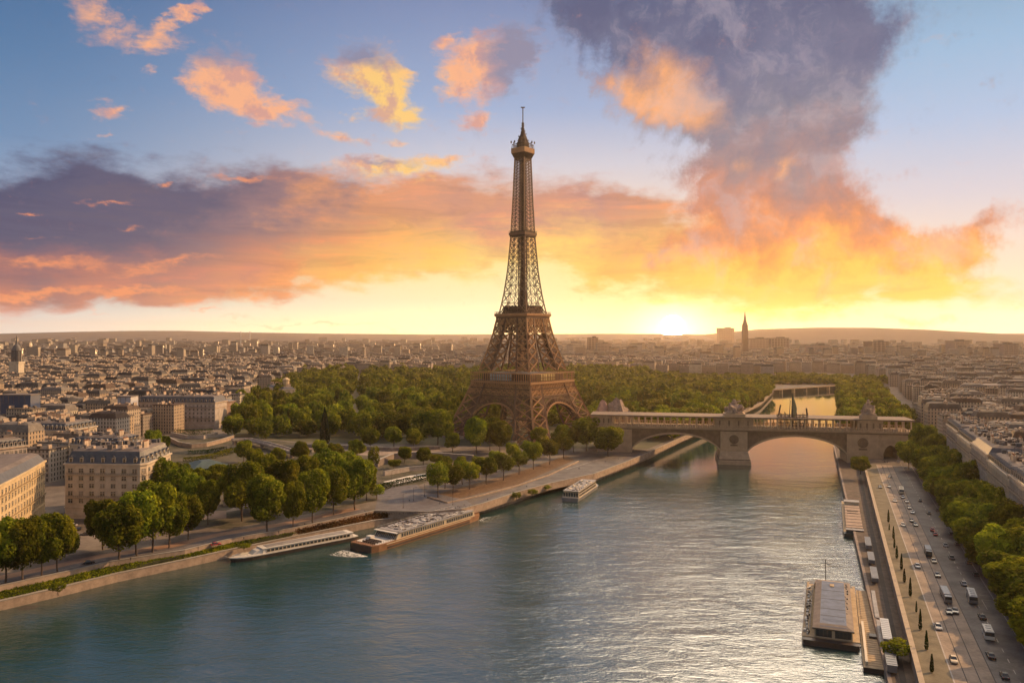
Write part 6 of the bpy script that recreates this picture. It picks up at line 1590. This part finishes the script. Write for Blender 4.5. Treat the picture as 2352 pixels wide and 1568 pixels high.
def bus_parts(e, col, L_=11, top='white'):
    q_ = MB(); q_.loft([[(s_ * 1.22, y_, .45) for s_, y_ in ((-1, -L_ / 2), (1, -L_ / 2), (1, L_ / 2), (-1, L_ / 2))], [(s_ * 1.25, y_, 1.5) for s_, y_ in ((-1, -L_ / 2), (1, -L_ / 2), (1, L_ / 2), (-1, L_ / 2))]]); q_.build('body', PAINT[col], e)
    q_ = MB(); q_.loft([[(s_ * 1.23, y_, 1.5) for s_, y_ in ((-1, -L_ / 2 + .02), (1, -L_ / 2 + .02), (1, L_ / 2 - .02), (-1, L_ / 2 - .02))], [(s_ * 1.16, y_, 2.65) for s_, y_ in ((-1, -L_ / 2 + .15), (1, -L_ / 2 + .15), (1, L_ / 2 - .3), (-1, L_ / 2 - .3))]]); q_.build('window', M_glass_d, e)
    q_ = MB(); q_.box((0, 0, 2.75), (2.42, L_ - .25, .22), taper=.95)
    for k in range(int(L_ // 2.2)): q_.box((0, -L_ / 2 + 1.4 + k * 2.2, 2.95), (1.5, 1.1, .2), taper=.9)
    q_.build('roof', PAINT[top], e); wheels(e, (-1.12, 1.12), (-L_ * .3, L_ * .32), .46)
def truck_parts(e, col, L_=9, load='dark'):
    q_ = MB(); q_.box((0, L_ / 2 - 1.1, 1.5), (2.3, 2.1, 2.1), taper=.94); q_.build('cab', PAINT[col], e); q_ = MB(); q_.box((0, L_ / 2 - .06, 1.95), (2.0, .1, .8)); q_.build('windscreen', M_glass_d, e)
    q_ = MB(); q_.box((0, -.9, .75), (2.3, L_ - 2.0, .3)); q_.build('chassis', M_hull, e)
    q_ = MB(); q_.box((0, -1.1, 1.75), (2.35, L_ - 2.6, 1.7), taper=.97); q_.box((0, -1.1, 2.66), (2.2, L_ - 2.8, .12), taper=.95); q_.build('cargo_box', PAINT[load], e)
    wheels(e, (-1.05, 1.05), (-L_ * .33, -L_ * .2, L_ * .36), .46)
def c8(cx_, cy_): return ((1920 + cx_ / 3.672) * .91875, (1280 + cy_ / 3.672) * .91875)
def c5(cx_, cy_): return ((2080 + cx_ / 4.9) * .91875, (1130 + cy_ / 4.9) * .91875)
VEH = [('car', c8(1240, 125), 'white', 'white car alone in the middle lane'), ('car', c8(1318, 85), 'dark', 'dark car ahead of another dark one, near the middle of the road'), ('car', c8(1355, 125), 'dark', 'round dark car behind a dark car, near the middle of the road'),
 ('car', c8(1510, 168), 'red', 'first of two red cars close together on the dark lane'), ('car', c8(1535, 208), 'red', 'second of two red cars, nearer the viewer'), ('car', c8(1630, 310), 'silver', 'silver car followed closely by a mottled dark one'), ('car', c8(1685, 425), 'grey', 'mottled grey car behind the silver one'),
 ('truck', c8(1470, 385), 'dark', 'long dark lorry in the middle of the road'), ('car', c8(1522, 458), 'cream', 'cream-topped car right behind the long dark lorry'), ('car', c8(1372, 505), 'white', 'white-fronted car near the verge lane, middle distance'), ('car', c8(1558, 588), 'dark', 'small round black car alone between lanes'), ('car', c8(1798, 665), 'silver', 'silver car just ahead of the grey bus'),
 ('truck', c8(1632, 790), 'grey', 'long open grey lorry beside two dark cars'), ('car', c8(1663, 925), 'dark', 'dark car at the tail of the long grey lorry'), ('car', c8(1718, 920), 'dark', 'dark car with a bright roof right of the lorry tail'), ('bus', c8(1872, 805), 'grey', 'long grey bus with pale roof on the right lane'), ('car', c8(1965, 972), 'dark', 'black car behind the long grey bus'), ('car', c8(1563, 1065), 'white', 'white car nearest the verge in the foreground'), ('bus', c8(2020, 1145), 'white', 'short white minibus in the right lane'),
 ('car', c8(2045, 1330), 'dark', 'black car in the right lane behind the minibus'), ('car', c8(1703, 1368), 'cream', 'cream-roofed car nearest the bottom of the picture'), ('car', c8(1720, 210), 'dark', 'dark car parked by the kerb level with the red cars'), ('car', c8(1785, 305), 'dark', 'dark car parked at the kerb level with the silver car'), ('car', c8(1915, 480), 'dark', 'dark car parked by the white bay lines'), ('car', c8(1985, 590), 'dark', 'dark car parked under the trees below the white bay'), ('car', c8(2172, 1515), 'dark', 'dark car half out at the bottom right corner'),
 ('car', c5(770, 605), 'white', 'small pale car far up the sunlit lanes'), ('car', c5(1080, 600), 'dark', 'dark car far up the right lanes'), ('bus', c5(850, 495), 'cream', 'cream coach leading the far queue of traffic'), ('car', c5(868, 560), 'white', 'white car right behind the cream coach'), ('car', c5(915, 615), 'grey', 'grey car third in the far queue'), ('car', c5(948, 690), 'dark', 'dark car fourth in the far queue'), ('car', c5(985, 745), 'silver', 'silver car last in the far queue'), ('car', c5(1185, 755), 'dark', 'black car alone on the right lane, far'), ('car', c5(1295, 720), 'dark', 'dark car parked at the kerb, far up the avenue'),
 ('car', c5(810, 125), 'silver', 'silver car parked by the trees below the bridge'), ('car', c5(900, 205), 'silver', 'long silver car parked second from the bridge'), ('car', c5(590, 435), 'dark', 'dark car at the head of the sunlit lanes'), ('car', c5(700, 430), 'grey', 'grey car at the head of the sunlit lanes beside a dark one'), ('car', c5(708, 310), 'dark', 'tiny dark car on the open square below the bridge')]
protoV = {}
for kind, (px, py), colr, lab in VEH:
    key = (kind, colr)
    name = {'car': 'car', 'bus': 'bus', 'truck': 'lorry'}[kind]
    if key not in protoV:
        e = protoV[key] = empty(name, (0, 0, 0)); {'car': car_parts, 'bus': lambda e_, c_: bus_parts(e_, c_, 11 if c_ != 'white' else 7.5, 'silver' if c_ == 'grey' else c_), 'truck': lambda e_, c_: truck_parts(e_, c_, 13 if c_ == 'grey' else 11, 'grey' if c_ == 'grey' else 'dark')}[kind](e, colr)
    else: e = copy_tree(protoV[key])
    p_ = gp(px, py); o_ = (p_ - RP0).dot(RN)
    if o_ > 34.6: p_ -= RN * (o_ - 33.2) if 34.6 < o_ < 37 else Vector((0, 0, 0))
    e.location = zz(p_, .035 if (p_ - RP0).dot(RN) < 35 else .135); e.rotation_euler = (0, 0, RANG + rng.uniform(-.05, .05) + (PI if (p_ - RP0).dot(RN) < 21 else 0)); s_ = 1.12; e.scale = (s_,) * 3
    tag(e, lab, {'car': 'car', 'bus': 'bus', 'truck': 'lorry'}[kind], 'traffic on the right quay road')
def place_car(px, py, ang, colr, lab, kind='car'):
    e = copy_tree(protoV[(kind, colr)]); p_ = gp(px, py); e.location = zz(p_, .035); e.rotation_euler = (0, 0, ang); tag(e, lab, 'car', 'cars on the left bank'); e.scale = (1.1,) * 3
place_car(496, 1252, R(-58), 'red', 'tiny red car on the left riverside road')
place_car(204, 1294, R(-58), 'dark', 'dark car on the left riverside road before the tree clump')
for k, (px, py, c_) in enumerate([(152, 1214, 'grey'), (166, 1208, 'silver'), (182, 1216, 'dark'), (196, 1228, 'grey')]): place_car(px, py, R(20 + 70 * (k % 2)), c_, ['grey car parked at the mouth of the left street', 'silver car parked at the mouth of the left street', 'dark car parked before the corner house', 'grey car parked under the dark clump tree'][k])
# sheds and trailers on the lower right quay
for t0, off, L_, w_, h, m2, lab in ((22, -4.8, 17, 2.8, 3.0, 'grey', 'grey-roofed long trailer on the lower right quay, nearest the viewer'), (48, -4.6, 21, 2.6, 2.8, 'silver', 'grey trailer on the lower right quay beside the houseboat'), (120, -5, 18, 2.4, 2.6, 'grey', 'dark grey trailer on the lower right quay behind the barge'), (148, -5, 15, 2.4, 2.6, 'grey', 'second dark grey trailer on the lower quay, beside the barge'), (176, -5.2, 18, 2.4, 2.8, 'grey', 'long grey trailer on the lower quay under the bridge approach')):
    e = empty('trailer', rp(t0, off - 1.4, -3.69), RANG, lab, 'trailer'); q_ = MB(); q_.box((0, 0, 1.75), (w_, L_, h - .9)); q_.build('body', PAINT['grey' if m2 != 'cream' else 'cream'], e); q_ = MB(); q_.box((0, 0, h - .1), (w_ + .25, L_ + .2, .22)); [q_.box((0, -L_ / 2 + 1 + j * 2, h + .06), (w_, .18, .1)) for j in range(int(L_ / 2))]; q_.build('roof', PAINT[m2], e); wheels(e, (-w_ / 2 + .2, w_ / 2 - .2), (-L_ * .35, L_ * .35), .5)

# ================================================================== lamp posts and people
q_ = MB(); q_.tube((0, 0, 0), [(.22, 0), (.2, .8), (.1, 1.0), (.07, 8.2)], 8); po = q_.build('post', M_hull); q_ = MB(); q_.bar((0, 0, 8.1), (1.6, 0, 8.5), .1); q_.box((1.7, 0, 8.45), (.9, .3, .16)); la = q_.build('lamp_head', M_hull)
lp0 = empty('street_lamp', (0, 0, 0)); po.parent = lp0; la.parent = lp0
spots_ = [(rp(t, 36.2), RANG + PI) for t in range(0, 330, 34)] + [(gp(*q), 0.4) for q in ((926, 1166), (950, 1150), (975, 1140), (900, 1108), (1040, 1160))]
for k, (p_, a_) in enumerate(spots_):
    e = lp0 if k == 0 else copy_tree(lp0); e.location = zz(p_, .13 if k < 10 else .03); e.rotation_euler = (0, 0, a_)
    tag(e, 'one of the thin dark street lamps on the kerb of the right avenue' if k < 10 else 'one of the thin dark lamp posts standing round the plaza', 'street lamp', 'street lamps on the right avenue' if k < 10 else 'lamp posts on the plaza')
# a standing person, one continuous skinned body
mp_ = bpy.data.materials.new('clothed_person'); mp_.use_nodes = True; n = NT(mp_.node_tree); b = n.n['Principled BSDF']
tcn = n.new('ShaderNodeTexCoord'); sp_ = n.new('ShaderNodeSeparateXYZ'); n.l.new(tcn.outputs['Object'], sp_.inputs[0])
n.l.new(n.ramp(n.m('DIVIDE', sp_.outputs[2], 1.8), [(0, (.02, .02, .025, 1)), (.06, (.035, .04, .06, 1)), (.53, (.05, .05, .06, 1)), (.82, (.35, .2, .14, 1)), (.94, (.04, .025, .015, 1))], 'CONSTANT'), b.inputs['Base Color']); b.inputs['Roughness'].default_value = .8
def person(step=.12):
    me = bpy.data.meshes.new('person')
    V = [(0, 0, .95), (0, .01, 1.2), (0, 0, 1.42), (0, .01, 1.52), (0, .02, 1.62), (0, .02, 1.74), (-.1, 0, .9), (-.11, step, .5), (-.11, step * .6, .08), (-.11, step * .6 + .13, .04), (.1, 0, .9), (.11, -step * .4, .5), (.11, -step, .08), (.11, -step + .13, .04), (-.19, 0, 1.4), (-.25, -.05, 1.13), (-.25, .06, .88), (-.25, .09, .8), (.19, 0, 1.4), (.25, .05, 1.13), (.25, .14, .9), (.25, .17, .82)]
    E_ = [(0, 1), (1, 2), (2, 3), (3, 4), (4, 5), (0, 6), (6, 7), (7, 8), (8, 9), (0, 10), (10, 11), (11, 12), (12, 13), (2, 14), (14, 15), (15, 16), (16, 17), (2, 18), (18, 19), (19, 20), (20, 21)]
    RR = [.15, .15, .16, .06, .1, .09, .1, .07, .045, .035, .1, .07, .045, .035, .065, .05, .038, .04, .065, .05, .038, .04]
    me.from_pydata(V, E_, []); o = bpy.data.objects.new('person', me); COL.objects.link(o); o.modifiers.new('skin', 'SKIN'); o.modifiers.new('sub', 'SUBSURF').levels = 1; o.modifiers['sub'].render_levels = 1
    for i, r_ in enumerate(RR): me.skin_vertices[0].data[i].radius = (r_, r_)
    me.skin_vertices[0].data[0].use_root = True
    dg = bpy.context.evaluated_depsgraph_get(); ev = bpy.data.meshes.new_from_object(o.evaluated_get(dg)); ev.materials.append(mp_); ev.name = 'person'
    bpy.data.objects.remove(o); return ev
pm = [person(.12), person(.3)]
for k, (px, py, lab) in enumerate([(1052, 1166, 0), (1056, 1168, 0), (1066, 1163, 0), (1070, 1168, 0), (1078, 1166, 0), (1090, 1163, 0), (940, 1152, 0), (1010, 1158, 0), (1046, 1170, 0), (2032, 1062, 1), (2038, 1064, 1), (2028, 1075, 1), (2046, 1098, 1), (2024, 1090, 1), (300, 1288, 3), (560, 1240, 3), (640, 1226, 3), (700, 1208, 3), (790, 1190, 3), (838, 1176, 3), (455, 1262, 3), (1120, 1150, 4), (1172, 1134, 4), (1210, 1120, 4), (1330, 1078, 4), (1390, 1062, 4), (1420, 1056, 4), (2300, 1372, 2), (2262, 1330, 2), (2244, 1300, 2)]):
    p_ = gp(px, py); o = bpy.data.objects.new('person', pm[k % 2]); COL.objects.link(o); o.location = zz(p_, .035 if lab < 2 else .13); o.rotation_euler = (0, 0, rng.random() * 6.28)
    tag(o, ['one of the tiny dark-clothed people standing on the plaza', 'one of the tiny people on the square below the right bridge abutment', 'one of the tiny people on the pavement of the right avenue', 'one of the tiny people walking along the left riverside road', 'one of the tiny people on the quay road toward the bridge'][lab], 'person', ['people on the plaza', 'people below the bridge', 'people on the right pavement', 'people on the left riverside road', 'people on the quay road'][lab])

# ================================================================== haze in the air
q_ = MB(); q_.box((0, 7900, 168), (33000, 17400, 360)); hz = q_.build('haze', [], None)
mh = bpy.data.materials.new('haze_air'); mh.use_nodes = True; n = NT(mh.node_tree)
for x in list(n.n): n.n.remove(x)
vol = n.new('ShaderNodeVolumePrincipled'); vol.inputs['Color'].default_value = (1, .80, .62, 1); vol.inputs['Density'].default_value = 3.6e-5; vol.inputs['Anisotropy'].default_value = .6
o = n.new('ShaderNodeOutputMaterial'); n.l.new(vol.outputs[0], o.inputs['Volume']); hz.data.materials.append(mh)
tag(hz, 'warm evening haze filling the air over the city', 'haze', kind='stuff')
